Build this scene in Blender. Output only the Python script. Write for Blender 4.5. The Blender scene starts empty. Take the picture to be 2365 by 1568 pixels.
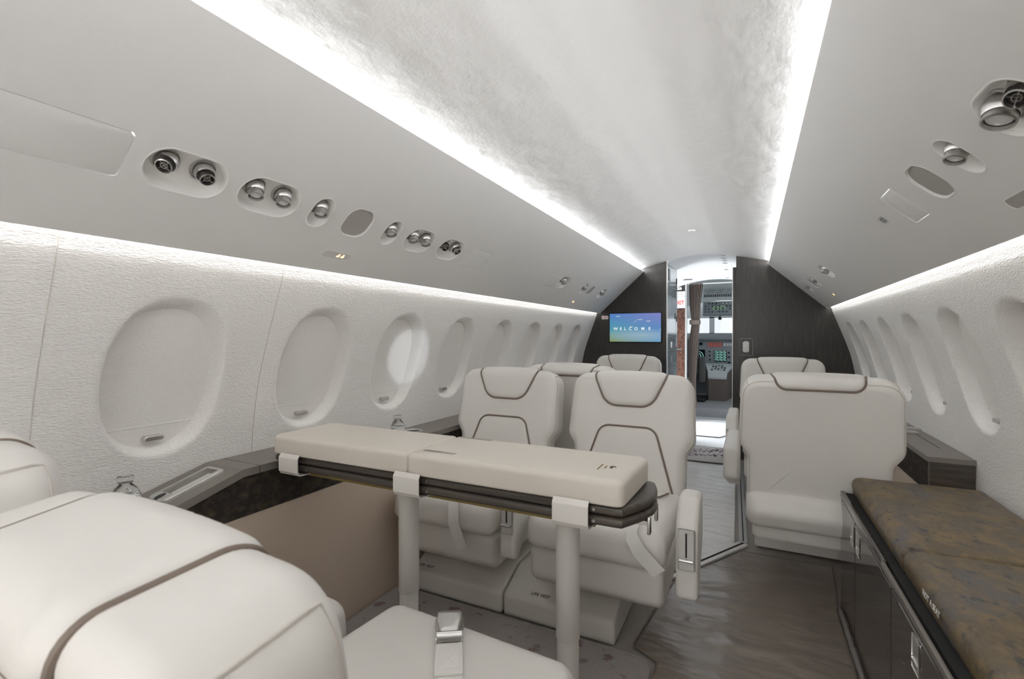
import bpy, bmesh, math, random
from mathutils import Vector, Matrix
random.seed(7)
S = bpy.context.scene
COL = S.collection
# ------------------------------------------------------------------ camera, light, exposure
cam_d = bpy.data.cameras.new('camera'); cam = bpy.data.objects.new('camera', cam_d); COL.objects.link(cam)
cam_d.sensor_width = 36.0; cam_d.lens = 1110.0 / 2365.0 * 36.0; cam_d.clip_start = 0.02
cam.location = (0.407, 0.0, 1.11)
cam.rotation_euler = (math.pi/2 - math.atan(7/1110.0), 0, math.atan(552.5/1110.0))
S.camera = cam
cam_d.dof.use_dof = True; cam_d.dof.focus_distance = 2.2; cam_d.dof.aperture_fstop = 7.0
EXPO = 1.25
S.view_settings.view_transform = 'Standard'; S.view_settings.look = 'None'
S.view_settings.gamma = 1.0; S.view_settings.use_curve_mapping = False
S.view_settings.exposure = EXPO
S.cycles.max_bounces = 14; S.cycles.diffuse_bounces = 8; S.cycles.glossy_bounces = 5
S.cycles.sample_clamp_indirect = 6.0
W = bpy.data.worlds.new('sky'); S.world = W; W.use_nodes = True
W.node_tree.nodes['Background'].inputs[0].default_value = (0.93, 0.96, 1.0, 1)
W.node_tree.nodes['Background'].inputs[1].default_value = 0.5
COVE_W, WASH_W, DOOR_W, AFT_W = 20.0, 3.2, 18.0, 6.0      # strength of cove strips, wall-wash strips, daylight at the entry door, added aft fill

def area_light(name, loc, rot, sx, sy, power, color=(1, 1, 1)):
    l = bpy.data.lights.new(name, 'AREA'); l.shape = 'RECTANGLE'; l.size = sx; l.size_y = sy; l.energy = power; l.color = color
    o = bpy.data.objects.new(name, l); COL.objects.link(o); o.location = loc; o.rotation_euler = rot; return o
area_light('aft_fill_light', (0.1, -1.57, 1.0), (-math.pi/2, 0, math.pi), 0.75, 1.55, AFT_W, (1.0, 0.99, 0.97))  # added fill behind the camera to lift the ambient; wall_back has no doorway
sp_d = bpy.data.lights.new('right_reading_lamp_beam', 'SPOT'); sp_d.energy = 22.0; sp_d.spot_size = math.radians(8.0); sp_d.spot_blend = 0.5; sp_d.shadow_soft_size = 0.012; sp_d.color = (0.88, 0.94, 1.0)
sp_o = bpy.data.objects.new('right_reading_lamp_beam', sp_d); COL.objects.link(sp_o); sp_o.location = (0.775, 1.34, 1.465)
sp_o.rotation_euler = (Vector((-1.12, 1.945, 1.02))-Vector(sp_o.location)).to_track_quat('-Z', 'Y').to_euler()
area_light('entry_door_daylight', (-1.02, 6.1, 1.0), (0, -math.pi/2, 0), 1.6, 0.8, DOOR_W, (0.93, 0.97, 1.0))

# ------------------------------------------------------------------ materials
def mat(name, color, rough=0.5, metal=0.0, spec=0.5, coat=0.0, bump=None, emit=None, var=None, trans=0.0):
    """bump=(kind, scale(x,y,z), strength, distance); var=(color2, scale, detail, lo, hi)"""
    m = bpy.data.materials.new(name); m.use_nodes = True
    nt = m.node_tree; b = nt.nodes['Principled BSDF']
    b.inputs['Base Color'].default_value = (*color, 1); b.inputs['Roughness'].default_value = rough
    b.inputs['Metallic'].default_value = metal; b.inputs['Specular IOR Level'].default_value = spec
    b.inputs['Coat Weight'].default_value = coat; b.inputs['Coat Roughness'].default_value = 0.08
    b.inputs['Transmission Weight'].default_value = trans
    if emit:
        b.inputs['Emission Color'].default_value = (*emit[0], 1); b.inputs['Emission Strength'].default_value = emit[1]
    tc = nt.nodes.new('ShaderNodeTexCoord')
    def noise(scale, detail, rough_=0.55):
        mp = nt.nodes.new('ShaderNodeMapping'); mp.inputs['Scale'].default_value = scale
        n = nt.nodes.new('ShaderNodeTexNoise'); n.inputs['Scale'].default_value = 1.0
        n.inputs['Detail'].default_value = detail; n.inputs['Roughness'].default_value = rough_
        nt.links.new(tc.outputs['Object'], mp.inputs['Vector']); nt.links.new(mp.outputs['Vector'], n.inputs['Vector'])
        return n
    if var:
        lays = var if isinstance(var, list) else [var]
        prev = None
        for (c2, sc, det, lo, hi) in lays:
            n = noise(sc, det); r = nt.nodes.new('ShaderNodeMapRange')
            r.inputs['From Min'].default_value = lo; r.inputs['From Max'].default_value = hi
            mx = nt.nodes.new('ShaderNodeMix'); mx.data_type = 'RGBA'
            nt.links.new(n.outputs['Fac'], r.inputs['Value']); nt.links.new(r.outputs['Result'], mx.inputs['Factor'])
            if prev is None: mx.inputs['A'].default_value = (*color, 1)
            else: nt.links.new(prev, mx.inputs['A'])
            mx.inputs['B'].default_value = (*c2, 1); prev = mx.outputs['Result']
        nt.links.new(prev, b.inputs['Base Color'])
    if bump:
        prevn = None
        for (sc, det, st, dist) in (bump if isinstance(bump, list) else [bump]):
            n = noise(sc, det)
            bp = nt.nodes.new('ShaderNodeBump'); bp.inputs['Strength'].default_value = st; bp.inputs['Distance'].default_value = dist
            nt.links.new(n.outputs['Fac'], bp.inputs['Height'])
            if prevn: nt.links.new(prevn, bp.inputs['Normal'])
            prevn = bp.outputs['Normal']
        nt.links.new(prevn, b.inputs['Normal'])
    return m

def emis(name, color, strength):
    m = bpy.data.materials.new(name); m.use_nodes = True; nt = m.node_tree; nt.nodes.clear()
    e = nt.nodes.new('ShaderNodeEmission'); o = nt.nodes.new('ShaderNodeOutputMaterial')
    e.inputs[0].default_value = (*color, 1); e.inputs[1].default_value = strength
    nt.links.new(e.outputs[0], o.inputs[0]); return m

M = {}
M['ceiling'] = mat('ceiling_suede', (0.885, 0.882, 0.872), 0.55, spec=0.35, bump=[((9, 7, 9), 6, 0.28, 0.02), ((160, 60, 160), 2, 0.12, 0.002)])
M['psu'] = mat('upper_panel_suede', (0.80, 0.796, 0.788), 0.6, spec=0.3, bump=[((5, 5, 5), 4, 0.12, 0.02), ((220, 90, 220), 2, 0.12, 0.0015)])
M['wall'] = mat('wall_woven_fabric', (0.89, 0.878, 0.862), 0.8, spec=0.2, bump=[((210, 90, 330), 3, 1.0, 0.004), ((60, 22, 90), 2, 0.35, 0.004)])
M['shade'] = mat('window_shade_fabric', (0.865, 0.85, 0.83), 0.85, spec=0.15, bump=[((210, 90, 330), 3, 0.55, 0.003)])
M['leather'] = mat('cream_leather', (0.765, 0.745, 0.712), 0.40, spec=0.4, bump=[((400, 400, 400), 2, 0.08, 0.0006), ((6, 6, 6), 2, 0.06, 0.02)])
M['leather_back'] = mat('cream_leather_seam', (0.60, 0.565, 0.52), 0.5, spec=0.4)
M['pipe'] = mat('taupe_piping', (0.20, 0.155, 0.125), 0.5)
M['pad'] = mat('pad_cover_leather', (0.70, 0.65, 0.585), 0.45, spec=0.4, bump=[((7, 7, 7), 2, 0.10, 0.02), ((350, 350, 350), 2, 0.06, 0.0006)])
M['strap'] = mat('white_leather_strap', (0.76, 0.735, 0.70), 0.45, spec=0.4, bump=((40, 40, 40), 2, 0.15, 0.004))
M['belt'] = mat('belt_webbing', (0.80, 0.785, 0.76), 0.6, spec=0.3, bump=((30, 600, 30), 1, 0.2, 0.001))
M['wood'] = mat('dark_wood_veneer', (0.030, 0.028, 0.026), 0.30, spec=0.5, var=[((0.066, 0.054, 0.040), (70, 70, 7), 6, 0.45, 0.78), ((0.03, 0.03, 0.03), (9, 9, 2), 3, 0.5, 0.75)])
M['table_wood'] = mat('table_edge_wood', (0.060, 0.052, 0.045), 0.35, var=((0.115, 0.09, 0.07), (6, 60, 90), 6, 0.42, 0.7))
M['brownwood'] = mat('figured_brown_wood', (0.045, 0.020, 0.014), 0.3, var=((0.14, 0.065, 0.042), (60, 60, 30), 6, 0.42, 0.7))
M['ledge'] = mat('grey_brown_ledge', (0.215, 0.195, 0.175), 0.42, spec=0.5, bump=((12, 12, 12), 2, 0.04, 0.01))
M['woven'] = mat('dark_woven_panel', (0.030, 0.026, 0.022), 0.8, spec=0.2, var=[((0.085, 0.068, 0.043), (90, 30, 40), 5, 0.45, 0.72), ((0.06, 0.045, 0.05), (220, 60, 160), 2, 0.5, 0.8)], bump=((150, 40, 90), 3, 0.4, 0.003))
M['suede'] = mat('taupe_side_panel', (0.64, 0.53, 0.44), 0.42, spec=0.45, bump=((14, 14, 14), 3, 0.05, 0.01))
M['carpet'] = mat('grey_carpet', (0.39, 0.365, 0.345), 0.95, spec=0.1, bump=((260, 260, 260), 3, 0.8, 0.004), var=((0.42, 0.395, 0.37), (40, 40, 40), 4, 0.35, 0.7))
M['rug'] = mat('grey_patterned_rug', (0.37, 0.345, 0.33), 0.95, spec=0.1, bump=((230, 230, 230), 3, 0.8, 0.004),
    var=[((0.40, 0.375, 0.355), (130, 130, 130), 3, 0.4, 0.65), ((0.235, 0.175, 0.175), (13, 13, 13), 3, 0.60, 0.66)])
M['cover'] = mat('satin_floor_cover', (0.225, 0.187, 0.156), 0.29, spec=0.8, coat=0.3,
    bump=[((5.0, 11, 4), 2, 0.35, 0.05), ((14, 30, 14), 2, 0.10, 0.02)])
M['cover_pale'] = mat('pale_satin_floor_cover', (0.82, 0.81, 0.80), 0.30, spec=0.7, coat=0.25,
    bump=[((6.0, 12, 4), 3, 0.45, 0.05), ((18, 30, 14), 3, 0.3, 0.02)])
M['metal'] = mat('brushed_nickel', (0.62, 0.61, 0.60), 0.28, metal=1.0)
M['chrome'] = mat('polished_chrome', (0.80, 0.80, 0.80), 0.10, metal=1.0)
M['satin'] = mat('satin_silver_trim', (0.70, 0.70, 0.69), 0.32, metal=0.8)
M['black'] = mat('black_plastic', (0.012, 0.012, 0.012), 0.4)
M['darkgap'] = mat('dark_recess', (0.02, 0.02, 0.02), 0.8)
M['dish'] = mat('pale_dish_plastic', (0.86, 0.855, 0.84), 0.45)
M['grille'] = mat('speaker_cloth', (0.42, 0.405, 0.38), 0.85, spec=0.15, bump=((500, 500, 500), 1, 0.5, 0.001))
M['lens'] = mat('frosted_lens', (0.70, 0.72, 0.72), 0.15, spec=0.6)
M['signplate'] = mat('sign_plate', (0.66, 0.65, 0.63), 0.4)
M['amber'] = emis('amber_lit_symbol', (1.0, 0.42, 0.16), 2.2)
M['gloss'] = mat('dark_gloss_lacquer', (0.050, 0.044, 0.040), 0.12, spec=0.6, coat=0.5)
M['bronze'] = mat('bronze_mottled_leather', (0.125, 0.092, 0.048), 0.42, spec=0.5,
    var=[((0.115, 0.108, 0.112), (5, 5, 5), 6, 0.42, 0.62), ((0.215, 0.150, 0.070), (22, 16, 22), 8, 0.46, 0.62), ((0.045, 0.042, 0.042), (34, 24, 34), 6, 0.57, 0.66), ((0.17, 0.125, 0.07), (160, 60, 160), 3, 0.5, 0.72)],
    bump=((160, 60, 160), 3, 0.35, 0.002))
M['white'] = mat('white_paint', (0.85, 0.86, 0.87), 0.4)
M['whitefloor'] = mat('white_vestibule_floor', (0.80, 0.81, 0.82), 0.4, spec=0.5)
M['whitemat'] = mat('white_mat', (0.84, 0.84, 0.84), 0.7, bump=((60, 60, 60), 3, 0.3, 0.004))
M['galley'] = mat('grey_galley_gloss', (0.10, 0.12, 0.135), 0.16, spec=0.6, coat=0.5)
M['galley_pale'] = mat('pale_galley_panel', (0.36, 0.41, 0.44), 0.15, spec=0.6, coat=0.4)
M['curtain'] = mat('taupe_curtain', (0.135, 0.108, 0.095), 0.8, spec=0.2)
M['paper'] = mat('white_placard', (0.82, 0.81, 0.79), 0.5)
M['red'] = mat('red_lettering', (0.62, 0.04, 0.03), 0.5)
M['ink'] = mat('dark_ink', (0.05, 0.04, 0.035), 0.6)
M['greyink'] = mat('grey_print', (0.33, 0.30, 0.26), 0.7)
M['goldink'] = mat('gold_print', (0.25, 0.18, 0.06), 0.6)
M['whiteink'] = mat('pale_print', (0.75, 0.73, 0.68), 0.6)
M['cockpit'] = mat('cockpit_grey_panel', (0.31, 0.345, 0.37), 0.5)
M['cockpit_pale'] = mat('cockpit_pale_trim', (0.62, 0.66, 0.67), 0.6)
M['cockpit_floor'] = mat('cockpit_floor_grey', (0.40, 0.40, 0.41), 0.7)
M['pedcarpet'] = mat('brown_pedestal_carpet', (0.16, 0.13, 0.115), 0.9, var=((0.24, 0.20, 0.18), (90, 90, 90), 4, 0.4, 0.65))
M['pilotseat'] = mat('dark_grey_pilot_seat', (0.10, 0.10, 0.095), 0.6)
M['scrdark'] = mat('dark_display_glass', (0.008, 0.012, 0.016), 0.1)
M['cyan'] = emis('cyan_display_lines', (0.45, 0.95, 0.85), 0.8/2**EXPO)
M['green'] = emis('green_display_lines', (0.45, 0.85, 0.35), 0.5/2**EXPO)
M['redlamp'] = mat('red_annunciator', (0.75, 0.20, 0.18), 0.4)
M['glow'] = emis('screen_lettering', (1, 1, 1), 0.9/2**EXPO)
M['cove'] = emis('cove_light_strip', (0.97, 0.985, 1.0), COVE_W)
M['wash'] = emis('wall_wash_strip', (1.0, 0.965, 0.92), WASH_W)
M['petal'] = mat('purple_rug_petals', (0.13, 0.055, 0.085), 0.95)
M['flowerrug'] = mat('pale_grey_rug', (0.50, 0.48, 0.46), 0.95, bump=((200, 200, 200), 3, 0.6, 0.004))
M['rugedge'] = mat('dark_rug_binding', (0.14, 0.13, 0.125), 0.9)
def glass_mat():
    m = bpy.data.materials.new('clear_plastic'); m.use_nodes = True; b = m.node_tree.nodes['Principled BSDF']
    b.inputs['Base Color'].default_value = (0.96, 0.97, 0.97, 1); b.inputs['Roughness'].default_value = 0.03
    b.inputs['Transmission Weight'].default_value = 1.0; b.inputs['IOR'].default_value = 1.2; return m
M['bottle'] = glass_mat()
def pane_mat():
    m = bpy.data.materials.new('windshield_glass'); m.use_nodes = True; nt = m.node_tree; nt.nodes.clear()
    t = nt.nodes.new('ShaderNodeBsdfTransparent'); g = nt.nodes.new('ShaderNodeBsdfGlossy'); g.inputs['Roughness'].default_value = 0.02
    mx = nt.nodes.new('ShaderNodeMixShader'); mx.inputs[0].default_value = 0.06; o = nt.nodes.new('ShaderNodeOutputMaterial')
    t.inputs[0].default_value = (0.95, 0.97, 0.97, 1)
    nt.links.new(t.outputs[0], mx.inputs[1]); nt.links.new(g.outputs[0], mx.inputs[2]); nt.links.new(mx.outputs[0], o.inputs[0]); return m
M['pane'] = pane_mat()
def screen_mat():
    m = bpy.data.materials.new('welcome_screen_picture'); m.use_nodes = True; nt = m.node_tree; nt.nodes.clear()
    tc = nt.nodes.new('ShaderNodeTexCoord'); sp = nt.nodes.new('ShaderNodeSeparateXYZ'); nt.links.new(tc.outputs['Object'], sp.inputs[0])
    def mr(src, a, b_):
        r = nt.nodes.new('ShaderNodeMapRange'); r.inputs['From Min'].default_value = a; r.inputs['From Max'].default_value = b_
        nt.links.new(src, r.inputs['Value']); return r.outputs['Result']
    def mix(f, A, B):
        x = nt.nodes.new('ShaderNodeMix'); x.data_type = 'RGBA'; nt.links.new(f, x.inputs['Factor'])
        for k, v in (('A', A), ('B', B)):
            if isinstance(v, tuple): x.inputs[k].default_value = (*v, 1)
            else: nt.links.new(v, x.inputs[k])
        return x.outputs['Result']
    fx = mr(sp.outputs['X'], -0.25, 0.25); fz = mr(sp.outputs['Z'], -0.14, 0.14)
    low = mix(fx, (0.28, 0.36, 0.12), (0.16, 0.40, 0.66)); mid = mix(fx, (0.10, 0.38, 0.46), (0.13, 0.30, 0.62)); top = mix(fx, (0.10, 0.26, 0.60), (0.25, 0.27, 0.62))
    lm = mix(mr(sp.outputs['Z'], -0.14, -0.02), low, mid); c = mix(mr(sp.outputs['Z'], -0.02, 0.13), lm, top)
    # pale drifting band in the lower half
    mp = nt.nodes.new('ShaderNodeMapping'); mp.inputs['Rotation'].default_value = (0, 0.16, 0); mp.inputs['Scale'].default_value = (2.2, 1, 14)
    mp.inputs['Location'].default_value = (0.0, 0, 1.05)
    g = nt.nodes.new('ShaderNodeTexGradient'); g.gradient_type = 'SPHERICAL'
    nt.links.new(tc.outputs['Object'], mp.inputs['Vector']); nt.links.new(mp.outputs['Vector'], g.inputs['Vector'])
    sc = nt.nodes.new('ShaderNodeMath'); sc.operation = 'MULTIPLY'; sc.inputs[1].default_value = 0.75; nt.links.new(g.outputs['Fac'], sc.inputs[0])
    c = mix(sc.outputs[0], c, (0.42, 0.56, 0.66))
    e = nt.nodes.new('ShaderNodeEmission'); o = nt.nodes.new('ShaderNodeOutputMaterial'); e.inputs[1].default_value = 0.85/2**EXPO
    nt.links.new(c, e.inputs[0]); nt.links.new(e.outputs[0], o.inputs[0]); return m
M['screen'] = screen_mat()

# ------------------------------------------------------------------ mesh helpers
def obj(name, verts, faces, m, parent=None, smooth=35, recalc=True):
    me = bpy.data.meshes.new(name)
    bm = bmesh.new()
    vs = [bm.verts.new(v) for v in verts]
    for f in faces:
        try: bm.faces.new([vs[i] for i in f])
        except ValueError: pass
    if recalc: bmesh.ops.recalc_face_normals(bm, faces=bm.faces[:])
    bm.to_mesh(me); bm.free()
    return link(name, me, m, parent, smooth)
def link(name, me, m, parent=None, smooth=35):
    me.materials.append(M[m] if isinstance(m, str) else m)
    if smooth:
        me.shade_smooth()
        if smooth < 180: me.set_sharp_from_angle(angle=math.radians(smooth))
    o = bpy.data.objects.new(name, me); COL.objects.link(o)
    if parent: o.parent = parent
    return o
def tag(o, label=None, cat=None, group=None, kind=None):
    if label: o['label'] = label
    if cat: o['category'] = cat
    if group: o['group'] = group
    if kind: o['kind'] = kind
    return o
def empty(name, loc=(0, 0, 0), rz=0.0):
    o = bpy.data.objects.new(name, None); o.empty_display_size = 0.05; COL.objects.link(o)
    o.location = loc; o.rotation_euler = (0, 0, rz); return o
class MB:
    """collects shapes that make up ONE part"""
    def __init__(s): s.v = []; s.f = []
    def add(s, verts, faces, mx=None):
        k = len(s.v)
        s.v += [tuple(mx @ Vector(v)) if mx is not None else tuple(v) for v in verts]
        s.f += [tuple(i + k for i in f) for f in faces]; return s
    def box(s, lo, hi, mx=None):
        x0, y0, z0 = lo; x1, y1, z1 = hi
        return s.add([(x0, y0, z0), (x1, y0, z0), (x1, y1, z0), (x0, y1, z0), (x0, y0, z1), (x1, y0, z1), (x1, y1, z1), (x0, y1, z1)],
            [(0, 3, 2, 1), (4, 5, 6, 7), (0, 1, 5, 4), (1, 2, 6, 5), (2, 3, 7, 6), (3, 0, 4, 7)], mx)
    def cyl(s, p0, p1, r0, r1=None, n=24, mx=None):
        r1 = r0 if r1 is None else r1
        p0 = Vector(p0); p1 = Vector(p1); d = (p1 - p0).normalized()
        a = d.orthogonal().normalized(); b = d.cross(a)
        V = []; F = []
        for p, r in ((p0, r0), (p1, r1)):
            for i in range(n):
                t = 2*math.pi*i/n; V.append(tuple(p + a*r*math.cos(t) + b*r*math.sin(t)))
        F = [(i, (i+1) % n, n+(i+1) % n, n+i) for i in range(n)] + [tuple(range(n))[::-1], tuple(range(n, 2*n))]
        return s.add(V, F, mx)
    def lathe(s, prof, n=32, mx=None):
        V = []; F = []
        for (r, z) in prof:
            for i in range(n):
                t = 2*math.pi*i/n; V.append((r*math.cos(t), r*math.sin(t), z))
        for k in range(len(prof)-1):
            for i in range(n): F.append((k*n+i, k*n+(i+1) % n, (k+1)*n+(i+1) % n, (k+1)*n+i))
        return s.add(V, F, mx)
    def tube(s, pts, r, closed=False, n=8, mx=None):
        P = [Vector(p) for p in pts]; N = len(P); V = []; F = []
        prev = None
        for i in range(N):
            if closed: d = (P[(i+1) % N] - P[i-1])
            else: d = P[min(i+1, N-1)] - P[max(i-1, 0)]
            d.normalize()
            if prev is None: a = d.orthogonal().normalized()
            else:
                a = prev - d*prev.dot(d); a = a.normalized() if a.length > 1e-6 else d.orthogonal().normalized()
            prev = a; b = d.cross(a)
            for k in range(n):
                t = 2*math.pi*k/n; V.append(tuple(P[i] + a*r*math.cos(t) + b*r*math.sin(t)))
        for i in range(N if closed else N-1):
            j = (i+1) % N
            for k in range(n): F.append((i*n+k, i*n+(k+1) % n, j*n+(k+1) % n, j*n+k))
        if not closed: F += [tuple(range(n)), tuple(range((N-1)*n, N*n))]
        return s.add(V, F, mx)
    def prism(s, poly, d0, d1, fn, mx=None):
        n = len(poly)
        V = [fn(a, b, d0) for a, b in poly] + [fn(a, b, d1) for a, b in poly]
        F = [tuple(range(n))[::-1], tuple(range(n, 2*n))] + [(i, (i+1) % n, n+(i+1) % n, n+i) for i in range(n)]
        return s.add(V, F, mx)
    def build(s, name, m, parent=None, smooth=35): return obj(name, s.v, s.f, m, parent, smooth)
XZ = lambda a, b, c: (a, c, b)
YZ = lambda a, b, c: (c, a, b)
XY = lambda a, b, c: (a, b, c)

def rounded(poly, r, seg=6):
    """round polygon corners; r is a number or one per corner"""
    n = len(poly); out = []
    for i in range(n):
        p = Vector(poly[i]); a = Vector(poly[i-1]); b = Vector(poly[(i+1) % n])
        ri = r[i] if isinstance(r, (list, tuple)) else r
        if ri <= 0: out.append(tuple(p)); continue
        u = (a-p); v = (b-p); lu, lv = u.length, v.length; u.normalize(); v.normalize()
        ang = u.angle(v); t = min(ri/math.tan(ang/2), lu*0.49, lv*0.49); rr = t*math.tan(ang/2)
        c = p + (u+v).normalized()*(rr/math.sin(ang/2))
        s0 = p+u*t-c; s1 = p+v*t-c
        a0 = math.atan2(s0.y, s0.x); a1 = math.atan2(s1.y, s1.x); da = (a1-a0+math.pi) % (2*math.pi)-math.pi
        for k in range(seg+1):
            t_ = a0+da*k/seg; out.append((c.x+rr*math.cos(t_), c.y+rr*math.sin(t_)))
    return out
def resample(poly, n, closed=True):
    P = [Vector(p) for p in poly]
    if closed: P.append(P[0])
    L = [0]
    for a, b in zip(P, P[1:]): L.append(L[-1]+(b-a).length)
    out = []; j = 0; m = n if closed else n-1
    for i in range(n):
        t = L[-1]*i/m
        while j < len(P)-2 and L[j+1] < t: j += 1
        f = (t-L[j])/max(L[j+1]-L[j], 1e-9); out.append(tuple(P[j].lerp(P[j+1], min(f, 1))))
    return out
def inset(poly, d):
    n = len(poly); A = sum(poly[i-1][0]*poly[i][1]-poly[i][0]*poly[i-1][1] for i in range(n))
    sg = 1 if A > 0 else -1; out = []
    for i in range(n):
        t = Vector(poly[(i+1) % n])-Vector(poly[i-1]); t.normalize()
        out.append((poly[i][0]-t.y*d*sg, poly[i][1]+t.x*d*sg))
    return out
def pillow(outline, T, rf, rb, fn, n=96, seg=6, bulge_f=0.0, bulge_b=0.0, capr=5):
    """solid with outline (2D), thickness T along c, rounded rims, domed faces"""
    O = resample(outline, n); rings = []
    ctr = (sum(p[0] for p in O)/n, sum(p[1] for p in O)/n)
    If = inset(O, rf); Ib = inset(O, rb)
    sc = lambda R, k: [(ctr[0]+(p[0]-ctr[0])*k, ctr[1]+(p[1]-ctr[1])*k) for p in R]
    for q in range(1, capr+1): k = q/(capr+1); rings.append((sc(If, k), -bulge_f*(1-k*k)))
    for q in range(seg+1): a = q/seg*math.pi/2; rings.append((inset(O, rf*(1-math.sin(a))), rf*(1-math.cos(a))))
    for q in range(seg+1): a = q/seg*math.pi/2; rings.append((inset(O, rb*(1-math.cos(a))), T-rb*(1-math.sin(a))))
    for q in range(capr, 0, -1): k = q/(capr+1); rings.append((sc(Ib, k), T+bulge_b*(1-k*k)))
    V = [fn(ctr[0], ctr[1], -bulge_f)]; F = []
    for R, c in rings: V += [fn(p[0], p[1], c) for p in R]
    V.append(fn(ctr[0], ctr[1], T+bulge_b)); m = len(rings)
    for i in range(n): F.append((0, 1+(i+1) % n, 1+i))
    for k in range(m-1):
        b = 1+k*n
        for i in range(n): F.append((b+i, b+(i+1) % n, b+n+(i+1) % n, b+n+i))
    b = 1+(m-1)*n
    for i in range(n): F.append((b+i, b+(i+1) % n, len(V)-1))
    return V, F
def rbox(lo, hi, r, seg=3):
    bm = bmesh.new(); bmesh.ops.create_cube(bm, size=1.0)
    for v in bm.verts:
        v.co = Vector([lo[k]+(v.co[k]+0.5)*(hi[k]-lo[k]) for k in range(3)])
    bmesh.ops.bevel(bm, geom=bm.edges[:], offset=r, segments=seg, profile=0.5, affect='EDGES')
    bm.verts.index_update(); V = [tuple(v.co) for v in bm.verts]; F = [tuple(v.index for v in f.verts) for f in bm.faces]; bm.free(); return V, F
def text(name, body, size, m, mx, parent=None, ext=0.0004, align='CENTER', sx=1.0, off=0.0):
    c = bpy.data.curves.new(name, 'FONT'); c.body = body; c.size = size; c.extrude = ext; c.align_x = align; c.align_y = 'CENTER'; c.offset = off
    t_ = bpy.data.objects.new('t', c); COL.objects.link(t_); dg = bpy.context.evaluated_depsgraph_get()
    me = bpy.data.meshes.new_from_object(t_.evaluated_get(dg)); bpy.data.objects.remove(t_)
    me.name = name; me.materials.clear(); me.materials.append(M[m]); o = bpy.data.objects.new(name, me); COL.objects.link(o)
    if parent: o.parent = parent
    o.matrix_local = mx; return o
def frame(o, ex, ey):
    ex = Vector(ex).normalized(); ey = Vector(ey); ey = (ey-ex*ey.dot(ex)).normalized(); ez = ex.cross(ey)
    m = Matrix((ex, ey, ez)).transposed().to_4x4(); m.translation = Vector(o); return m
def lerp_curve(pts, t):
    """pts [(t, v)...] linear"""
    for (a, va), (b, vb) in zip(pts, pts[1:]):
        if t <= b: return va+(vb-va)*(t-a)/(b-a)
    return pts[-1][1]

# ------------------------------------------------------------------ the shell
YA, YB = -1.6, 4.8
CEIL = [(-0.70, 1.752), (-0.62, 1.764), (-0.54, 1.778), (-0.42, 1.808), (-0.3, 1.840), (-0.15, 1.872), (0, 1.884), (0.15, 1.872), (0.3, 1.840), (0.42, 1.808), (0.54, 1.778), (0.62, 1.764), (0.70, 1.752)]
P0 = (0.54, 1.744); P1 = (0.975, 1.345)          # upper panel: cove edge and lower lip
WALLP = [(1.42, 1.0), (1.345, 1.006), (1.27, 1.033), (1.17, 1.070), (1.06, 1.110), (0.957, 1.143), (0.85, 1.165), (0.76, 1.178), (0.65, 1.185), (0.5, 1.182), (0.3, 1.15), (0.12, 1.09), (-0.02, 1.03)]
WT = [(-z, x) for z, x in WALLP]
def wx(z):
    t = -z; h = 0.03
    return (lerp_curve(WT, max(t-h, WT[0][0])) + lerp_curve(WT, t)*2 + lerp_curve(WT, min(t+h, WT[-1][0])))/4
WIN_Y = [0.815, 1.35, 1.84, 2.345, 2.85, 3.35, 3.85, 4.35]
WIN_A, WIN_B, WIN_Z, WIN_D, WIN_N = 0.147, 0.206, 0.986, 0.046, 2.35

def floor_shell():
    mb = MB(); mb.box((-1.06, YA, -0.04), (1.06, YB+0.03, -0.004))
    tag(mb.build('floor', 'carpet', smooth=0), kind='structure')
    mb = MB()
    sec = resample(CEIL, 41, closed=False); V = []; F = []
    for y in (YA, YB+0.03):
        for x, z in sec: V.append((x, y, z))
        for x, z in sec: V.append((x, y, z+0.03))
    n = len(sec)
    for i in range(n-1):
        F += [(i, i+1, 2*n+i+1, 2*n+i), (n+i, 3*n+i, 3*n+i+1, n+i+1)]
    F += [(0, 2*n, 3*n, n), (n-1, 2*n-1, 4*n-1, 3*n-1)]
    tag(obj('ceiling', V, F, 'ceiling', smooth=60), kind='structure')
floor_shell()

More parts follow.
